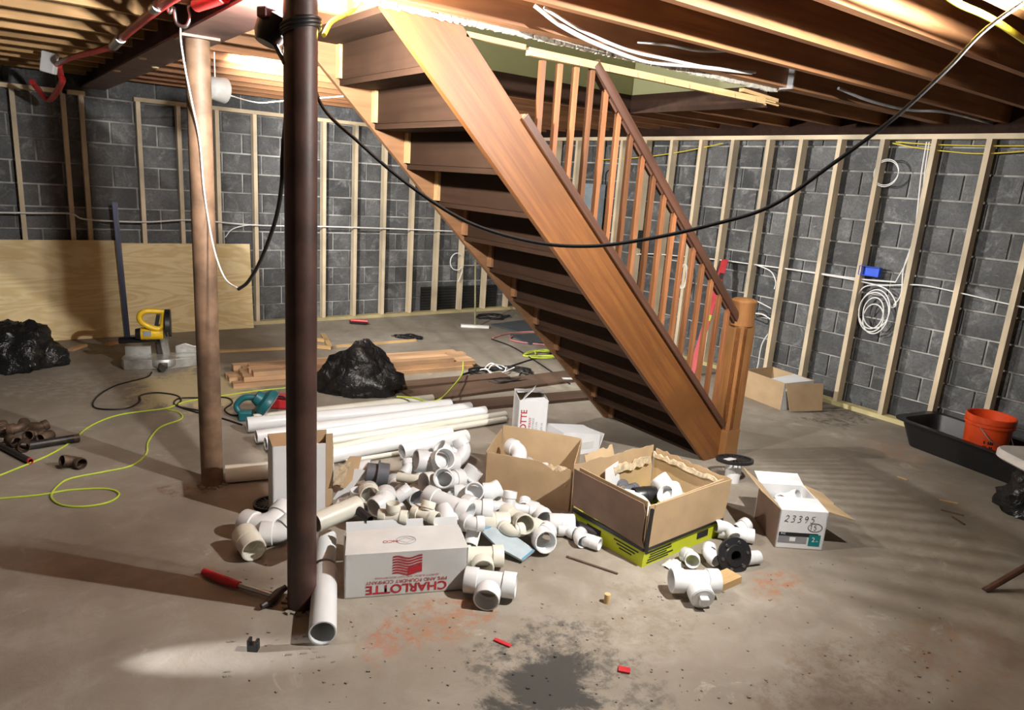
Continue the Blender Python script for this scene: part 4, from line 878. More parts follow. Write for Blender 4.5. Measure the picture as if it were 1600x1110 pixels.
panel(c4, 'torn_flap', [(0, 0), (.06, -.03), (.11, .03), (.10, .13), (.03, .15), (-.01, .08)], T, face((L4+.01, -.02, .17), (1, .2, .1), (.35, .15, 1)), 'card'); panel(c4, 'torn_flap', [(0, .0)]+torn(0, .05, 0, .006, 5, 1)+torn(.06, 0, .12, .02, 5, 6), .006, face((L4-.005, -.025, .18), (1, -.2, 0), (.25, 0, 1)), 'cardrough')
panel(c4, 'torn_flap', [(0, 0), (.07, .02), (.13, .16), (.06, .17)], T, face((L4, .01, .08), (1, -.3, 0), (.25, .1, 1)), 'whitecard')
panel(c4, 'red_mark', [(0, 0), (.05, 0), (.05, .016), (0, .016)], .0005, face((L4*.26, -.001, .075), (1, 0, 0), (0, 0, 1)), 'red_ink')
# --- white carton at the back, under the stairs
c5 = thing('white_carton', 'upright white carton with red lettering turned sideways, at the end of the pipes', 'carton', W(806, 700), VIEW+rad(8), 'white printed cartons')
l, wd, h = .20, .26, .335
c5f = panel(c5, 'front_panel', [(0, 0), (l, 0), (l, h-.005), (0, h)], T, face((0, 0, 0), (1, 0, 0), (0, 0, 1)), 'whitecard')
panel(c5, 'side_panel', [(0, 0), (wd, 0), (wd, h), (0, h)], T, face((0, wd, 0), (0, -1, 0), (0, 0, 1)), 'whitecard')
panel(c5, 'back_panel', [(0, 0), (l, 0), (l, h), (0, h)], T, face((0, wd, 0), (1, 0, 0), (0, 0, 1)), 'card'); panel(c5, 'side_panel', [(0, 0), (wd, 0), (wd, h), (0, h)], T, face((l, 0, 0), (0, 1, 0), (0, 0, 1)), 'whitecard')
panel(c5, 'top_flap', [(0, 0), (l, 0), (l*.96, wd*.42), (l*.5, wd*.3), (l*.04, wd*.42)], T, face((0, wd, h), (1, 0, 0), (0, -1, .08)), 'whitecard')
panel(c5, 'raised_flap', [(0, 0), (.13, 0), (.125, .10), (.01, .10)], T, face((.02, .0, h), (.35, 1, .0), (.75, -.1, .85)), 'whitecard'); panel(c5, 'top_flap', [(0, 0), (l, 0), (l*.9, .07), (l*.3, .05)], T, face((0, 0, h), (1, 0, 0), (0, 1, .1)), 'whitecard')
GM = face((0, -.0015, 0), (1, 0, 0), (0, 0, 1)); Q = Matrix.Rotation(rad(90), 4, 'Z')
text('CHARLOTTE', .058, 'red_ink', c5f, GM @ Matrix.Translation((.040, .105, 0)) @ Q, bold=.001); text('PIPE COMPANY', .026, 'red_ink', c5f, GM @ Matrix.Translation((.082, .13, 0)) @ Q)
for i, (s, x) in enumerate((('DWV FITTINGS', .105), ('PVC 3 IN', .128), ('QTY 15', .165))): text(s, .019, 'grey_ink', c5f, GM @ Matrix.Translation((x, .15, 0)) @ Q)
# --- low white carton lying under the stairs
c6 = thing('white_carton', 'low white carton lying on its side behind the plain kraft carton', 'carton', W(935, 706), VIEW+rad(30), 'white printed cartons')
m = MB().prism([(0, 0), (.0, .125), (-.30, .17), (-.34, .0)], 0, .20, 1); m.build('body', 'whitecard', c6, 0)
MB().box((-.15, -.001, .06), (.20, .002, .05)).build('label_print', 'greycard', c6, 0); panel(c6, 'end_flap', [(0, 0), (.2, 0), (.2, .10), (0, .12)], .004, face((.002, 0, .01), (0, 1, 0), (.3, 0, 1)), 'whitecard')
# --- handwritten white carton on the right
A_ = W(1210, 856); B_ = W(1284, 861); u = B_-A_; hd7 = math.atan2(u.y, u.x); L7, W7, H7 = u.length, .33, .215
c7 = thing('white_carton', 'open white carton with black handwritten numbers and a teal label', 'carton', A_, hd7, 'white printed cartons')
c7f = panel(c7, 'front_panel', [(0, 0), (L7, 0), (L7, H7), (0, H7)], T, face((0, 0, 0), (1, 0, 0), (0, 0, 1)), 'whitecard')
panel(c7, 'side_panel', [(0, 0), (W7, 0), (W7, H7), (0, H7)], T, face((0, W7, 0), (0, -1, 0), (0, 0, 1)), 'carddark'); panel(c7, 'side_panel', [(0, 0), (W7, 0), (W7, H7), (0, H7)], T, face((L7, 0, 0), (0, 1, 0), (0, 0, 1)), 'whitecard')
panel(c7, 'back_panel', [(0, 0), (L7, 0), (L7, H7), (0, H7)], T, face((0, W7, 0), (1, 0, 0), (0, 0, 1)), 'whitecard'); panel(c7, 'bottom_panel', [(0, 0), (L7, 0), (L7, W7), (0, W7)], T, face((0, 0, T), (1, 0, 0), (0, 1, 0)), 'card')
panel(c7, 'top_flap', [(0, 0), (L7, 0), (L7-.01, .13), (.01, .13)], T, face((0, 0, H7), (1, 0, 0), (0, 1, .12)), 'whitecard')
panel(c7, 'back_flap', [(0, 0), (L7, 0), (L7, .11), (0, .11)], T, face((0, W7, H7), (1, 0, 0), (0, .95, .25)), 'whitecard')
panel(c7, 'left_flap', [(0, 0), (W7, 0), (W7-.03, .13), (.02, .14)], T, face((0, W7, H7), (0, -1, 0), (-.75, 0, .60)), 'cardin')
panel(c7, 'right_flap', [(0, 0), (W7, .0), (W7-.02, .10), (W7*.55, .115), (W7*.5, .10), (.02, .16)], T, face((L7, 0, H7), (0, 1, 0), (.93, 0, -.28)), 'cardin')
HM = face((0, -.0015, 0), (1, 0, 0), (0, 0, 1))
dig = {'2': [[(0, .8), (.25, 1), (.5, .8), (.4, .5), (0, .05), (.25, .12), (.6, .0)]], '3': [[(0, .95), (.35, 1), (.5, .8), (.2, .55), (.5, .4), (.45, .1), (.0, .0)]], '9': [[(.5, .75), (.25, 1), (.0, .75), (.25, .5), (.5, .75), (.45, .3), (.3, 0)]], '5': [[(.55, 1), (.1, .95)], [(.1, .95), (.08, .6), (.4, .6), (.5, .3), (.3, .02), (0, .08)]], '1': [[(.1, .8), (.3, 1)], [(.3, 1), (.25, 0)]]}
sk = []
for i, ch in enumerate('23395'):
    for s in dig[ch]: sk.append([(.028+i*.033+x*.03+y*.006, .150+y*.036) for x, y in s])
for i, ch in enumerate('15'):
    for s in dig[ch]: sk.append([(.165+i*.02+x*.02, .112+y*.028) for x, y in s])
sk.append([(.190+.036*math.cos(t), .126+.023*math.sin(t)) for t in [k*math.pi/7 for k in range(16)]])
ribbon(c7f, sk, .0032, HM, 'black_ink')
def stick(nm, x, z, sx, sz, mt, y=-.0012): return MB().box((x, y, z), (sx, .001, sz)).build(nm, mt, c7f, 0)
stick('label_bar', L7*.45, .082, L7*.82, .020, 'black_ink'); stick('label_bar', L7*.34, .052, L7*.60, .036, 'grey_ink'); stick('teal_label', L7*.80, .055, L7*.24, .062, 'teal_ink', -.0016); stick('label_photo', L7*.34, .055, .030, .022, 'white_ink', -.0016)
text('2', .036, 'white_ink', c7f, HM @ Matrix.Translation((L7*.775, .058, .0012))); text('in.', .016, 'white_ink', c7f, HM @ Matrix.Translation((L7*.86, .052, .0012))); text('PVC', .014, 'white_ink', c7f, HM @ Matrix.Translation((L7*.13, .084, .001)))
for x, y, k, lab in ((.06, .10, 'elbow90', 'white elbow inside the handwritten carton, by its left flap'), (.14, .2, 'tee', 'white tee inside the handwritten carton')):
    o = ob(NAMES[k], fitmesh(k, R2, 'pvc')); o.matrix_world = Matrix.Translation(A_) @ rotz(hd7) @ Matrix.Translation((x, y+.06, .17)) @ rotz(1+x*9) @ Matrix.Rotation(.6, 4, 'Y'); tag(o, lab, CATS[k], 'fittings inside the handwritten carton')
# --- kraft carton near the right wall
A_ = W(1160, 618); B_ = W(1216, 640); u = B_-A_; hd8 = math.atan2(u.y, u.x); L8, W8, H8 = u.length+.05, .36, .24
c8 = thing('kraft_carton', 'kraft carton with white packing standing by the right stud wall behind the newel', 'carton', A_-u*.06, hd8, 'kraft cartons')
panel(c8, 'front_panel', [(0, 0), (L8, 0), (L8, H8), (0, H8)], T, face((0, 0, 0), (1, 0, 0), (0, 0, 1)), 'card'); panel(c8, 'back_panel', [(0, 0), (L8, 0), (L8, H8), (0, H8)], T, face((0, W8, 0), (1, 0, 0), (0, 0, 1)), 'cardin')
panel(c8, 'side_panel', [(0, 0), (W8, 0), (W8, H8), (0, H8)], T, face((L8, 0, 0), (0, 1, 0), (0, 0, 1)), 'whitecard'); panel(c8, 'side_panel', [(0, 0), (W8, 0), (W8, H8), (0, H8)], T, face((0, W8, 0), (0, -1, 0), (0, 0, 1)), 'card')
panel(c8, 'side_flap', [(0, 0), (W8*1.05, 0), (W8*.95, -H8*.98), (.02, -H8*.98)], T, face((L8+.01, 0, H8), (.22, 1, 0), (-.30, 0, 1)), 'card')
panel(c8, 'white_packing', [(0, 0), (L8*.6, 0), (L8*.55, W8*.9), (.06, W8*.95)], .02, face((L8*.42, .02, H8-.05), (1, 0, 0), (0, 1, .15)), 'whitecard')
# --- sheet of pale blue plastic
bb = thing('plastic_pouch', 'flat pale blue plastic pouch among the fittings in front of the pile', 'plastic pouch', W(785, 868), VIEW+rad(-14))
panel(bb, 'sheet', [(-.13, .02), (-.06, .10), (.0, .085), (.155, .04), (.115, -.05), (-.02, -.035)], .012, face((0, 0, .065), (1, 0, -.25), (0, 1, .30)), 'bluebag')
panel(bb, 'edge_roll', [(-.13, .02), (-.06, .10), (-.055, .092), (-.118, .018)], .018, face((0, 0, .069), (1, 0, -.25), (0, 1, .30)), plain('blue_edge', (.10, .30, .48), .4))
panel(bb, 'edge_roll', [(.155, .04), (.115, -.05), (.108, -.046), (.145, .036)], .016, face((0, 0, .068), (1, 0, -.25), (0, 1, .30)), bpy.data.materials['blue_edge'])
# ------------------------------------------------------------------ tub, bucket, table at the right
tbm = thing('mortar_tub', 'black plastic mortar tub against the right stud wall', 'tub', (5.62, 1.78, 0), rad(80))
def rrect(a, b, r, n=5):
    out = []
    for sx, sy, t0 in ((1, 1, 0), (-1, 1, 90), (-1, -1, 180), (1, -1, 270)):
        for i in range(n+1):
            t = rad(t0+90*i/n); out.append((sx*(a-r)+r*math.cos(t), sy*(b-r)+r*math.sin(t)))
    return out
def loft(rings, mat, name, parent, closed=(True, True), smooth=40):
    m = MB(); n = len(rings[0][0]); vs = [(x, y, z) for pts, z in rings for x, y in pts]
    fs = [(i*n+k, i*n+(k+1) % n, (i+1)*n+(k+1) % n, (i+1)*n+k) for i in range(len(rings)-1) for k in range(n)]
    if closed[0]: fs.append(tuple(range(n-1, -1, -1)))
    if closed[1]: fs.append(tuple((len(rings)-1)*n+k for k in range(n)))
    return m.add(vs, fs).build(name, mat, parent, smooth)
loft([(rrect(.50, .17, .08), 0), (rrect(.56, .225, .09), .19), (rrect(.60, .26, .10), .195), (rrect(.60, .26, .10), .205), (rrect(.545, .212, .085), .203), (rrect(.49, .16, .075), .012)], 'black', 'shell', tbm)
bk = thing('bucket', 'orange plastic bucket standing in the black mortar tub', 'bucket', (5.60, 1.80, .014))
MB().lathe([(0, 0), (.125, 0), (.148, .33), (.156, .33), (.156, .365), (.150, .37), (.142, .365), (.12, .01), (0, .008)], 36).build('shell', 'orange', bk); bks = bpy.data.objects[-1] if False else bk.children[0]
MB().lathe([(.150, .30), (.157, .302), (.157, .318), (.150, .32)], 36).build('rim_rib', 'orange', bks)
# dark block print on the bucket side
pm = MB(); ac = math.atan2(-1.83, -5.60)+.12
for r_ in range(4):
    for k in range(5):
        if (r_*5+k*3) % 4 == 3: continue
        for s in range(1):
            a0 = ac-.2+k*.085; a1 = a0+.06; z0 = .21-r_*.035; z1 = z0-.022; q = lambda a, z: ((.1265+.0232*z/.33)*math.cos(a), (.1265+.0232*z/.33)*math.sin(a), z)
            pm.add([q(a0, z0), q(a1, z0), q(a1, z1), q(a0, z1)], [(0, 1, 2, 3)])
pm.build('side_print', 'black_ink', bks, 0)['kind'] = 'stuff'
MB().tube(spline([(-.157, 0, .30), (-.15, -.09, .22), (0, -.165, .17), (.15, -.09, .22), (.157, 0, .30)], 6), .003, 6).build('bail_handle', 'galv', bk)
TZ = .72; C0 = W(1546, 694, TZ); e1 = (W(1600, 722, TZ)-C0).normalized(); e2 = Vector((-e1.y, e1.x, 0)); e2 = e2 if e2.dot(W(1600, 672, TZ)-C0) > 0 else -e2
tbl = thing('folding_table', 'white plastic folding table corner at the right edge, on a brown leg', 'table', (C0.x, C0.y, 0), math.atan2(e1.y, e1.x))
s_ = 1 if e2.dot(Vector((-e1.y, e1.x, 0))) > 0 else -1
def tp_(off, r): return [(x+.35+.0, s_*(y+.55)) for x, y in rrect(.35-off, .55-off, r)]
loft([(tp_(.012, .07), TZ-.045), (tp_(0, .08), TZ-.035), (tp_(0, .08), TZ-.008), (tp_(.008, .075), TZ)], 'table', 'table_top', tbl)
lg = W(1538, 924); Li = (Matrix.Translation((C0.x, C0.y, 0)) @ rotz(math.atan2(e1.y, e1.x))).inverted()
MB().tube([Li @ lg, Li @ (W(1600, 888, .12)), Li @ (W(1600, 888, .12)+(W(1600, 888, .12)-lg)*3.2)], .016, 10).build('leg', 'rail', tbl)
# ------------------------------------------------------------------ cables along the walls
def rw(px, py, x=6.03): return ON(px, py, 0, x)
def bwp(px, py, y=7.83): return ON(px, py, 1, y)
cable('wall_cable', [rw(990, 398), rw(1020, 397), rw(1080, 402), rw(1130, 407), rw(1182, 414), rw(1250, 423), rw(1342, 436), rw(1400, 441)], .007, 'romex', 'white cable threaded through the right studs at waist height, upper run', 'cable', group='white wall cables')
cable('wall_cable', [rw(1240, 422), rw(1290, 430), rw(1345, 440), rw(1385, 452), rw(1400, 475), rw(1392, 480), rw(1388, 464)], .006, 'romex', 'white cable end bending down from the upper run beside the blue box', 'cable', group='white wall cables')
cable('wall_cable', [rw(1335, 470), rw(1352, 448), rw(1390, 446), rw(1440, 446), rw(1500, 458), rw(1560, 472), rw(1620, 485)], .006, 'romex', 'white cable running right from the coil to the frame edge', 'cable', group='white wall cables')
cable('wall_cable', [rw(1182, 414), rw(1204, 424), rw(1212, 440), rw(1210, 452)], .006, 'romex', 'white cable drooping between studs left of the blue box', 'cable', group='white wall cables')
cable('wall_cable', [rw(1448, 222), rw(1440, 270), rw(1434, 325), rw(1428, 372), rw(1412, 420), rw(1408, 460), rw(1396, 478)], .006, 'romex', 'white cable dropping down the stud above the coil', 'cable', group='white wall cables')
cable('wall_cable', [rw(1452, 222), rw(1445, 270), rw(1438, 330), rw(1420, 400), rw(1400, 440)], .005, 'romex', 'second white cable down the same stud above the coil', 'cable', group='white wall cables')
cl_c = rw(1365, 490, 6.0); pts = []
for k in range(64):
    t = k*2*math.pi/16; rr = .125+.035*math.sin(k*.19+1); pts.append(cl_c+Vector((-.004*math.sin(k*.7), .85*rr*math.cos(t), 1.18*rr*math.sin(t)-.03*math.sin(k*.1))))
cable('cable_coil', pts, .0055, 'romex', 'white cable coil hanging between studs under the blue box', 'cable coil', 3)
bx = thing('outlet_box', 'bright blue plastic outlet box nailed to a stud on the right wall', 'outlet box', rw(1357, 424, 5.985))
d_, hy, hz = .05, .085, .038
for c, s in (((d_, 0, 0), (.004, 2*hy, 2*hz)), ((d_/2, hy, 0), (d_, .004, 2*hz)), ((d_/2, -hy, 0), (d_, .004, 2*hz)), ((d_/2, 0, hz), (d_, 2*hy, .004)), ((d_/2, 0, -hz), (d_, 2*hy, .004))): MB().box(c, s).build('box_wall', 'blue', bx, 0)
pts = [rw(1385, 268, 6.0)+Vector((0, .10*math.cos(t), .10*math.sin(t)-.002*t)) for t in [k*.5 for k in range(26)]]
cable('cable_coil', pts, .004, 'romex', 'thin pale cable loop high on the right wall stud', 'cable coil', 3)
cable('wall_cable', [rw(1130, 410), rw(1160, 438), rw(1180, 466), rw(1205, 472)], .006, 'romex', 'white cable sagging just above the newel cap', 'cable', group='white wall cables') if False else None
cable('wall_cable', [rw(1172, 468), rw(1185, 472), rw(1205, 482)], .006, 'romex', 'white cable passing behind the newel cap, upper', 'cable', group='white wall cables')
cable('wall_cable', [rw(1170, 490), rw(1190, 491), rw(1204, 499)], .008, 'romex', 'white cable passing behind the newel cap, lower', 'cable', group='white wall cables')
cable('wall_cable', [rw(1170, 495), rw(1188, 502), rw(1200, 506), rw(1196, 488), rw(1175, 486)], .005, 'cordblack', 'black cable loop just right of the newel cap', 'cable')
cable('wall_cable', [rw(1200, 522), rw(1190, 540), rw(1184, 572), rw(1180, 580)], .006, 'romex', 'white cable end hanging above the carton by the wall', 'cable', group='white wall cables')
cable('wall_cable', [rw(935, 250), rw(1000, 246), rw(1060, 238), rw(1130, 224)], .005, 'romexy', 'yellow cable high on the right wall behind the handrail', 'cable', group='yellow wall cables')
cable('wall_cable', [rw(1395, 224), rw(1440, 232), rw(1520, 240), rw(1580, 238), rw(1620, 234)], .005, 'romexy', 'lower yellow cable high on the right wall near the frame edge', 'cable', group='yellow wall cables')
cable('wall_cable', [rw(1400, 222), rw(1460, 226), rw(1540, 228), rw(1620, 228)], .005, 'romexy', 'upper yellow cable high on the right wall near the frame edge', 'cable', group='yellow wall cables')
pn = thing('electrical_panel', 'grey electrical panel on the right wall seen between the balusters', 'electrical panel', (5.935, 6.52, .98))
MB().box((0, 0, .40), (.10, .34, .80)).build('cabinet', 'panelgrey', pn, 0, .006); pd = MB().box((-.055, 0, .40), (.012, .28, .70)).build('door', 'panelgrey', pn, 0, .004); MB().box((-.064, -.11, .40), (.01, .02, .06)).build('latch', 'black', pd, 0)
cable('panel_cable', [(5.97, 6.28, 1.80), (5.94, 6.22, 1.72), (5.94, 6.20, 1.5), (5.96, 6.24, 1.2), (5.97, 6.2, 1.0)], .008, 'romexy', 'yellow cable drooping beside the electrical panel', 'cable')
cable('panel_cable', [(5.99, 6.36, 1.76), (5.95, 6.33, 1.9), (5.95, 6.28, 1.94), (5.96, 6.23, 1.86), (5.97, 6.24, 1.75)], .008, 'cordblack', 'black cable loop on top of the electrical panel', 'cable')
MBx = MB().box((0, 0, 0), (.08, .22, .20)).build('junction_box', 'black', None, 0, .005); MBx.location = (6.05, 5.78, 1.20); tag(MBx, 'dark metal junction box on the right wall seen behind the balusters', 'junction box')
pts = [Vector((5.985, 5.02, .88))+Vector((0, .05*math.cos(t)+.01*math.sin(t*.3), .13*math.sin(t))) for t in [k*.5 for k in range(40)]]
cable('cable_coil', pts, .005, 'romex', 'white cable coil on the right wall behind the middle balusters', 'cable coil', 3)
lv = thing('spirit_level', 'long red spirit level leaning on a stud behind the handrail', 'spirit level', W(1079, 588))
tv = rw(1133, 406, 5.96)-W(1079, 588)
MB().bar((0, 0, 0), tv, .065, .025, (-.8, -.6, 0)).build('body', 'red', lv, 0, .003)
for t in (.5, .86): MB().bar(tv*t-tv.normalized()*.03+Vector((-.012, -.02, 0)), tv*t+tv.normalized()*.03+Vector((-.012, -.02, 0)), .04, .02, (-.8, -.6, 0)).build('vial', 'cordlime' if t < .6 else 'black', lv, 0)
# left / back wall cables
cable('wall_cable', [bwp(-20, 332), bwp(50, 333), bwp(110, 334), bwp(135, 343), bwp(225, 347), bwp(300, 344), bwp(400, 352), bwp(500, 354), bwp(600, 357), bwp(720, 362)], .008, 'romex', 'white cable threaded along the back wall studs', 'cable', group='white wall cables')
cable('wall_cable', [bwp(352, 371), bwp(362, 359), bwp(380, 353), bwp(400, 351)], .006, 'romex', 'white cable tail dropping from the back wall run beside the far column', 'cable', group='white wall cables')
pts = [bwp(714, 409)+Vector((.10*math.cos(t), 0, .11*math.sin(t))) for t in [.6+k*.45 for k in range(12)]]+[bwp(722, 425), bwp(716, 440)]
cable('cable_coil', pts, .007, 'romex', 'white cable loop hanging on a back wall stud left of the stairs', 'cable coil', 4)
mm = MB()
for k in range(9): mm.box((5.05, Y1-.028, .03+k*.037), (1.2, .012, .030))
mm.build('drain_membrane', 'rubber', None, 0); tag(bpy.data.objects['drain_membrane'], 'black ribbed membrane along the foot of the back wall behind the studs', 'membrane')
# ------------------------------------------------------------------ cords in the air
def vplane(px, py, a, b):
    """point of the vertical plane through a and b seen at a photo pixel"""
    a = Vector(a); b = Vector(b); n = Vector((-(b-a).y, (b-a).x, 0)); v = W(px, py, 0)-CAM; return CAM+v*((a-CAM).dot(n)/v.dot(n))
pa, pb = L_POST+Vector((.03, -.06, -.02)), L_NEAR+Vector((0, 0, .05))
cable('hanging_cord', [pa+Vector((-.02, .02, -.0))]+[vplane(*p, pa, pb) for p in ((500, 160), (560, 222), (640, 290), (730, 347), (830, 378), (920, 385), (1010, 374), (1110, 352), (1205, 322), (1300, 257), (1400, 182), (1480, 108), (1545, 42))]+[pb], .0065, 'cordblack', 'black cord sagging across the room in front of the staircase', 'cord', 8)
cable('hanging_cord', [Vector((.93, 2.66, 2.12))]+[ON(x, y, 0, .90) for x, y in ((442, 235), (440, 290), (430, 345), (408, 405), (388, 440), (373, 452))], .008, 'cordblack', 'black cord drooping from the near column towards the far column', 'cord')
cable('column_cable', [ON(373, 452, 0, .90)]+[ON(x, y, 0, .90) for x, y in ((352, 436), (336, 395))]+[ON(x, y, 1, 3.800) for x, y in ((325, 340), (318, 290), (312, 220), (300, 160), (290, 110), (283, 66))]+[Vector((.80, 3.76, 2.33))], .0042, 'romex', 'white cable running down the face of the far column', 'cable')
cl = thing('clamp_lamp', 'black clamp lamp housing strapped to the near column under the beam', 'lamp', (BX, 2.53, 2.17))
MB().lathe([(.0, -.05), (.035, -.05), (.05, -.02), (.055, .04), (.03, .06), (0, .06)], 18, Matrix.Translation((-.075, .075, .02)) @ Matrix.Rotation(.4, 4, 'Y')).build('housing', 'black', cl)
MB().box((-.095, .05, .065), (.06, .04, .035), R3('Z', .5)).build('clamp', plain('maroon_plastic', (.12, .02, .03), .4), cl, 0, .006)
for k in range(3):
    pts = [Vector((.0635*math.cos(t), .0635*math.sin(t), .02+.012*k+.02*math.cos(t+.8))) for t in [j*2*math.pi/24 for j in range(25)]]; MB().tube(pts, .006, 6).build('cord_wrap', 'cordblack', cl, 60)
MB().tube([(-.07, .06, -.02), (-.06, .03, -.06), (-.055, .0, -.09)], .008, 6).build('lead', 'cordblack', cl, 60)
cable('ceiling_cable', [Vector((.985, 2.50, 2.185)), W(520, 33, 2.26), W(550, 17, 2.345), W(562, 2, 2.38)], .008, 'romexy', 'yellow cable end from the near column up to the stair head', 'cable', group='yellow ceiling cables')
cable('ceiling_cable', [W(1440, -40, 2.385), W(1492, 2, 2.385), W(1535, 22, 2.385), W(1570, 42, 2.385), W(1640, 90, 2.385)], .011, 'romexy', 'thick yellow cable stapled under the joists at the top right', 'cable', group='yellow ceiling cables')
for i, (pp, r, lab) in enumerate((([(835, 8, 2.47), (880, 42, 2.40), (940, 72, 2.38), (1010, 96, 2.38), (1090, 104, 2.39), (1175, 114, 2.42)], .010, 'thick white cable looping under the joists above the balusters'), ([(850, 12, 2.47), (910, 48, 2.41), (980, 78, 2.395), (1040, 92, 2.39), (1120, 108, 2.40), (1180, 113, 2.43)], .008, 'second white cable beside the thick one under the joists'), ([(900, 40, 2.5), (960, 62, 2.46), (1040, 70, 2.44), (1100, 80, 2.44), (1180, 78, 2.5)], .006, 'thin grey cable between the joists above the stairwell'), ([(1310, 138, 2.42), (1360, 158, 2.385), (1420, 172, 2.385), (1480, 176, 2.39), (1560, 196, 2.40)], .009, 'grey cable under the joists at the upper right'))):
    cable('ceiling_cable', [W(*p) for p in pp], r, 'romex' if i < 2 else 'galv', lab, 'cable', group='ceiling cables')
hg = MB().box((0, 0, 0), (.012, .09, .13)).box((.03, .045, 0), (.06, .004, .13)).build('joist_hanger', 'galv', None, 0); hg.location = (3.93, 2.70, 2.455); tag(hg, 'shiny metal joist hanger at the end of the stairwell trimmer', 'joist hanger')
# red tube, its tee and box at the upper left
rt = thing('red_tube', 'red plastic water tube running under the joists at the upper left', 'pipe', W(184, 65, 2.36)); o0 = W(184, 65, 2.36)
MB().tube(spline([W(330, -35, 2.35)-o0, W(265, 0, 2.36)-o0, W(215, 38, 2.365)-o0, W(190, 60, 2.36)-o0, W(180, 72, 2.35)-o0]), .020, 12).build('tube', 'redpipe', rt, 60)
MB().tube(spline([W(180, 72, 2.35)-o0, W(150, 80, 2.34)-o0, W(112, 90, 2.33)-o0, W(88, 101, 2.32)-o0]), .017, 12).build('tube', 'redpipe', rt, 60)
MB().tube([W(189, 60, 2.36)-o0, W(177, 72, 2.35)-o0], .026, 12).build('crimp_fitting', 'chrome', rt, 60); MB().tube([W(247, 9, 2.362)-o0, W(240, 15, 2.363)-o0], .023, 12).build('crimp_ring', 'chrome', rt, 60)
MB().tube(spline([W(92, 103, 2.32)-o0, W(95, 118, 2.27)-o0, W(96, 130, 2.22)-o0, W(76, 156, 2.14)-o0, W(50, 128, 2.24)-o0], 6), .022, 10).build('elbow_drop', 'redpipe', rt, 60)
jb = MB().box((0, 0, 0), (.10, .05, .14)).build('ceiling_box', 'whitecard', None, 0, .008); jb.location = W(77, 98, 2.33); jb.rotation_euler = (0, .2, VIEW); tag(jb, 'small white electrical box by the red tube at the upper left', 'electrical box')
hk = MB().tube(spline([(-.06, 0, .05), (-.05, 0, .01), (-.03, 0, .03), (-.02, 0, -.03), (.02, 0, -.04), (.04, 0, .0), (.035, 0, .04), (.06, 0, .05)], 5), .008, 8).build('pipe_hook', 'chrome', None, 60); hk.location = W(283, 25, 2.345); hk.rotation_euler = (0, 0, VIEW); tag(hk, 'bright metal pipe hook on the side of the steel beam', 'hook')
rf = MB().tube([W(308, 8, 2.35), W(350, -6, 2.35)], .026, 12).build('red_fitting', 'redpipe', None, 60); tag(rf, 'short red tube end with print beside the steel beam at the top', 'pipe')
cable('ceiling_cable', [(1.26, 4.92, 2.16), W(400, 160, 2.18), W(440, 158, 2.2), W(540, 150, 2.25)], .004, 'romex', 'thin white wire slung from the pale shade towards the stairs', 'cable', group='ceiling cables')
# ------------------------------------------------------------------ floor odds and ends
hm = thing('hammer', 'red-handled hammer lying on the floor beside the near column', 'hammer', W(425, 940)); h0 = W(425, 940)
MB().tube([W(318, 893, .022)-h0, W(345, 905, .022)-h0, W(374, 915, .022)-h0], [.016, .019, .016], 10, True, .8).build('grip', 'red', hm, 60); MB().tube([W(374, 915, .022)-h0, W(428, 932, .022)-h0], .010, 10).build('shaft', 'chrome', hm, 60)
MB().tube(spline([W(408, 948, .02)-h0, W(424, 938, .022)-h0, W(436, 926, .022)-h0, W(447, 918, .03)-h0], 4), [.010, .012, .014, .016, .018, .019, .019, .019, .018, .016, .014, .013, .013], 10).build('head', 'darkiron', hm, 60)
ck = thing('cable_clip', 'small black plastic clip alone on the floor at the lower left', 'clip', W(396, 1016), VIEW)
for c, s in (((0, 0, .014), (.04, .03, .028)), ((-.014, 0, .036), (.012, .03, .022)), ((.014, .0, .034), (.012, .028, .018))): MB().box(c, s).build('body' if s[2] > .025 else 'prong', 'black', ck, 0, .003)
for p, s, rz_, lab in (((785, 1006), (.075, .018, .008), -.5, 'red plastic strip on the floor in front of the carton'), ((975, 1049), (.045, .030, .010), -.2, 'small red plastic scrap on the floor at bottom centre')):
    o = MB().box((0, 0, s[2]/2), s).build('plastic_scrap', 'red', None, 0, .003); o.location = W(*p); o.rotation_euler = (0, 0, VIEW+rz_); tag(o, lab, 'scrap')
def grate(loc, r, tilt, label, sticker):
    t = thing('drain_grate', label, 'drain grate', loc, 0, 'round drain grates', tilt)
    MB().hollow([(0, 0, 0), (0, 0, .018)], [r, r], [r*.86, r*.86], 32).build('ring', 'abs', t)
    for k in range(18):
        a = k*2*math.pi/18; MB().bar((.2*r*math.cos(a), .2*r*math.sin(a), .010), (.88*r*math.cos(a), .88*r*math.sin(a), .010), .008, .008).build('spoke', 'abs', t, 0)
    MB().lathe([(0, .015), (r*.22, .015), (r*.22, .004), (0, .004)], 16).build('hub', 'abs', t)
    if sticker: MB().box((-.035, .01, .0155), (.075, .045, .002)).build('sticker', 'whitecard', t, 0)
    return t
gl = W(1143, 752); gs = MB().lathe([(0, 0), (.045, 0), (.05, .13), (.0, .13)], 20).build('floor_drain', 'pvc'); gs.location = gl; tag(gs, 'white drain body under the black grate by the newel', 'drain')
grate(gl+Vector((0, 0, .135)), .115, (-.12, .05, 0), 'black spoked drain grate with a white sticker in front of the newel', True)
grate(W(422, 790), .085, (.0, 0, .3), 'black ringed drain grate on the floor left of the tall carton', False)
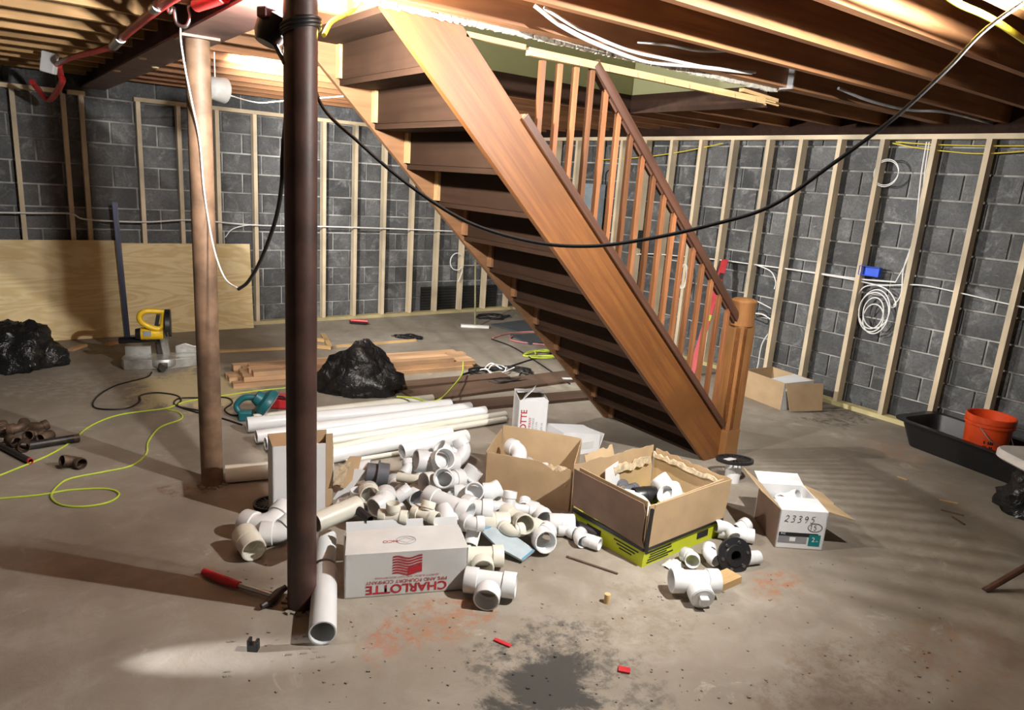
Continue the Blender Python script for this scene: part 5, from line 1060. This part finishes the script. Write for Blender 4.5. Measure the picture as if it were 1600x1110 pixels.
# rusty fittings at the left
RI = [('elbow90', W(30, 668, .07), 20, 'rusty iron elbow on top of the small heap at the left'), ('coupling', W(20, 690, .03), -30, 'rusty iron coupling in the heap at the left, nearest the camera'), ('elbow90', W(52, 680, .04), 200, 'rusty iron elbow with a bright rusty mouth at the left'), ('coupling', W(72, 684, .03), 80, 'ring-shaped rusty iron coupling at the right of the left heap'), ('tee', W(5, 672, .035), 40, 'rusty iron tee at the left frame edge'), ('coupling', W(38, 697, .03), -60, 'dark iron coupling in front of the left heap'), ('elbow45', W(62, 668, .03), 10, 'rusty iron bend at the back of the left heap'), ('elbow90', W(115, 722, .035), 150, 'single rusty iron elbow lying alone on the floor at the left')]
for k, p, a, lab in RI:
    o = ob('iron_'+k.rstrip('0459'), fitmesh(k, .028, 'iron')); o.matrix_world = Matrix.Translation(p) @ rotz(rad(a)+VIEW) @ Matrix.Rotation(.3, 4, 'X')
    mz = min((o.matrix_world @ v.co).z for v in o.data.vertices)
    if mz < .001: o.matrix_world = Matrix.Translation((0, 0, .001-mz)) @ o.matrix_world
    tag(o, lab, 'iron fitting', 'rusty iron fittings')
# back floor
def tangle(name, c, rx, ry, n, r, mat, label, seed, h=.02):
    rr = random.Random(seed); pts = []
    for k in range(n):
        t = k*.7; q = 1+.3*math.sin(k*1.7+seed)+rr.uniform(-.15, .15); pts.append(Vector(c)+Vector((rx*q*math.cos(t), ry*q*math.sin(t), r+h*(.5+.5*math.sin(k*2.1+seed)))))
    cable(name, pts, r, mat, label, 'cord', 4)
tangle('cord_tangle', W(782, 588), .30, .22, 40, .008, 'cordblack', 'tangled dark cords on the floor right of the lumber stack', 1)
tangle('cord_tangle', W(774, 582), .14, .10, 18, .006, 'romex', 'pale wire knotted in the dark cord tangle', 4, .05)
tangle('cord_tangle', W(860, 555), .26, .14, 30, .007, 'cordlime', 'lime cord heap on the floor just behind the stairs', 2)
tangle('cord_tangle', W(770, 497), .20, .12, 26, .010, 'cordblack', 'grey coiled hose at the foot of the back wall', 3)
cable('floor_hose', [W(770, 528, .01), W(790, 522, .01), W(820, 519, .01), W(850, 520, .01)], .010, plain('pink_hose', (.5, .2, .2), .5), 'pinkish hose over the slate sheets behind the stairs', 'hose')
cable('floor_hose', [W(845, 523, .012), W(810, 523, .012), W(797, 530, .012), W(815, 535, .012), W(860, 540, .012)], .010, bpy.data.materials['pink_hose'], 'pinkish hose loop in front of the slate sheets', 'hose')
cable('black_cord', [W(768, 530, .008), W(800, 542, .008), W(830, 560, .008), W(860, 580, .008), W(890, 600, .008)], .007, 'cordblack', 'thin dark cord running towards the back of the stairs', 'cord')
cable('black_cord', [W(790, 575, .008), W(830, 562, .008), W(870, 550, .008), W(900, 545, .008)], .008, 'cordblack', 'dark cord between the tangle and the lime heap', 'cord')
cable('lime_lead', [W(724, 566, .10), W(722, 585, .08), W(706, 606, .10), W(690, 622, .11), W(672, 628, .105), W(645, 622, .09), W(620, 620, .08)], .007, 'cordlime', 'lime green lead curving over the white pipes from the lumber end', 'cord')
for p, q, lab in (((790, 514), (835, 502), 'slate blue sheet lying flat behind the stairs, rear one'), ((815, 532), (868, 525), 'slate blue sheet lying flat behind the stairs, front one')):
    a_, b_ = W(*p), W(*q); o = MB().box(((b_-a_).length/2, .0, .012), ((b_-a_).length*1.1, .45, .02)).build('flat_sheet', 'darksheet', None, 0); o.location = a_; o.rotation_euler = (0, 0, math.atan2((b_-a_).y, (b_-a_).x)-.25); tag(o, lab, 'sheet')
tw = thing('floor_squeegee', 'long-handled tool standing near the back wall left of the stairs', 'squeegee', W(742, 512)); MB().box((0, 0, .015), (.34, .07, .03), R3('Z', VIEW+.1)).build('head', 'romex', tw, 0, .004)
MB().tube([(0, .0, .03), (.12, .25, .75)], .011, 8).build('handle', plain('olive_handle', (.25, .24, .12), .6), tw)
o = bag('dark_cloth', tuple(W(638, 529)), .16, .06, .05, 21, 'flat dark cloth lump on the floor behind the lumber stack', VIEW); o['category'] = 'cloth'; del o['group']
rt2 = thing('hand_tool', 'small red and black hand tool at the foot of the back wall', 'hand tool', W(560, 507), VIEW); MB().box((0, 0, .03), (.20, .06, .05)).build('body', 'black', rt2, 0, .01); MB().tube([(-.08, -.035, .05), (.12, -.035, .05)], .016, 8).build('handle', 'red', rt2)
o = board(W(612, 526), W(640, 524), .03, .012, 'darkboard', 'short dark stick on the floor near the back wall', 'stick', None, 'floor_stick')
for p, s, lab in (((886, 597), .09, 'white paper scrap on the dark boards, left one'), ((911, 593), .07, 'white paper scrap on the dark boards, right one')):
    o = MB().box((0, 0, 0), (s, s*.6, .003)).build('paper_scrap', 'whitecard', None, 0); o.location = W(*p)+Vector((0, 0, .032)); o.rotation_euler = (0, 0, VIEW+.2); tag(o, lab, 'paper')
# grit swept off the slab: crumbs too many to count
gr = MB(); rg = random.Random(5)
for k in range(320):
    px, py = (rg.uniform(350, 1500), rg.uniform(880, 1105)) if k < 300 else (rg.gauss(1320, 60), rg.gauss(655, 12)); p = W(px, py); s = rg.uniform(.003, .009)
    if p.x < 5.9: gr.box((p.x, p.y, s*.3), (s, s*rg.uniform(.5, 1.4), s*.6), R3('Z', rg.uniform(0, 3)))
gr = tag(gr.build('grit', 'floor', None, 0), 'fine grit and crumbs scattered over the concrete slab', 'grit'); gr['kind'] = 'stuff'
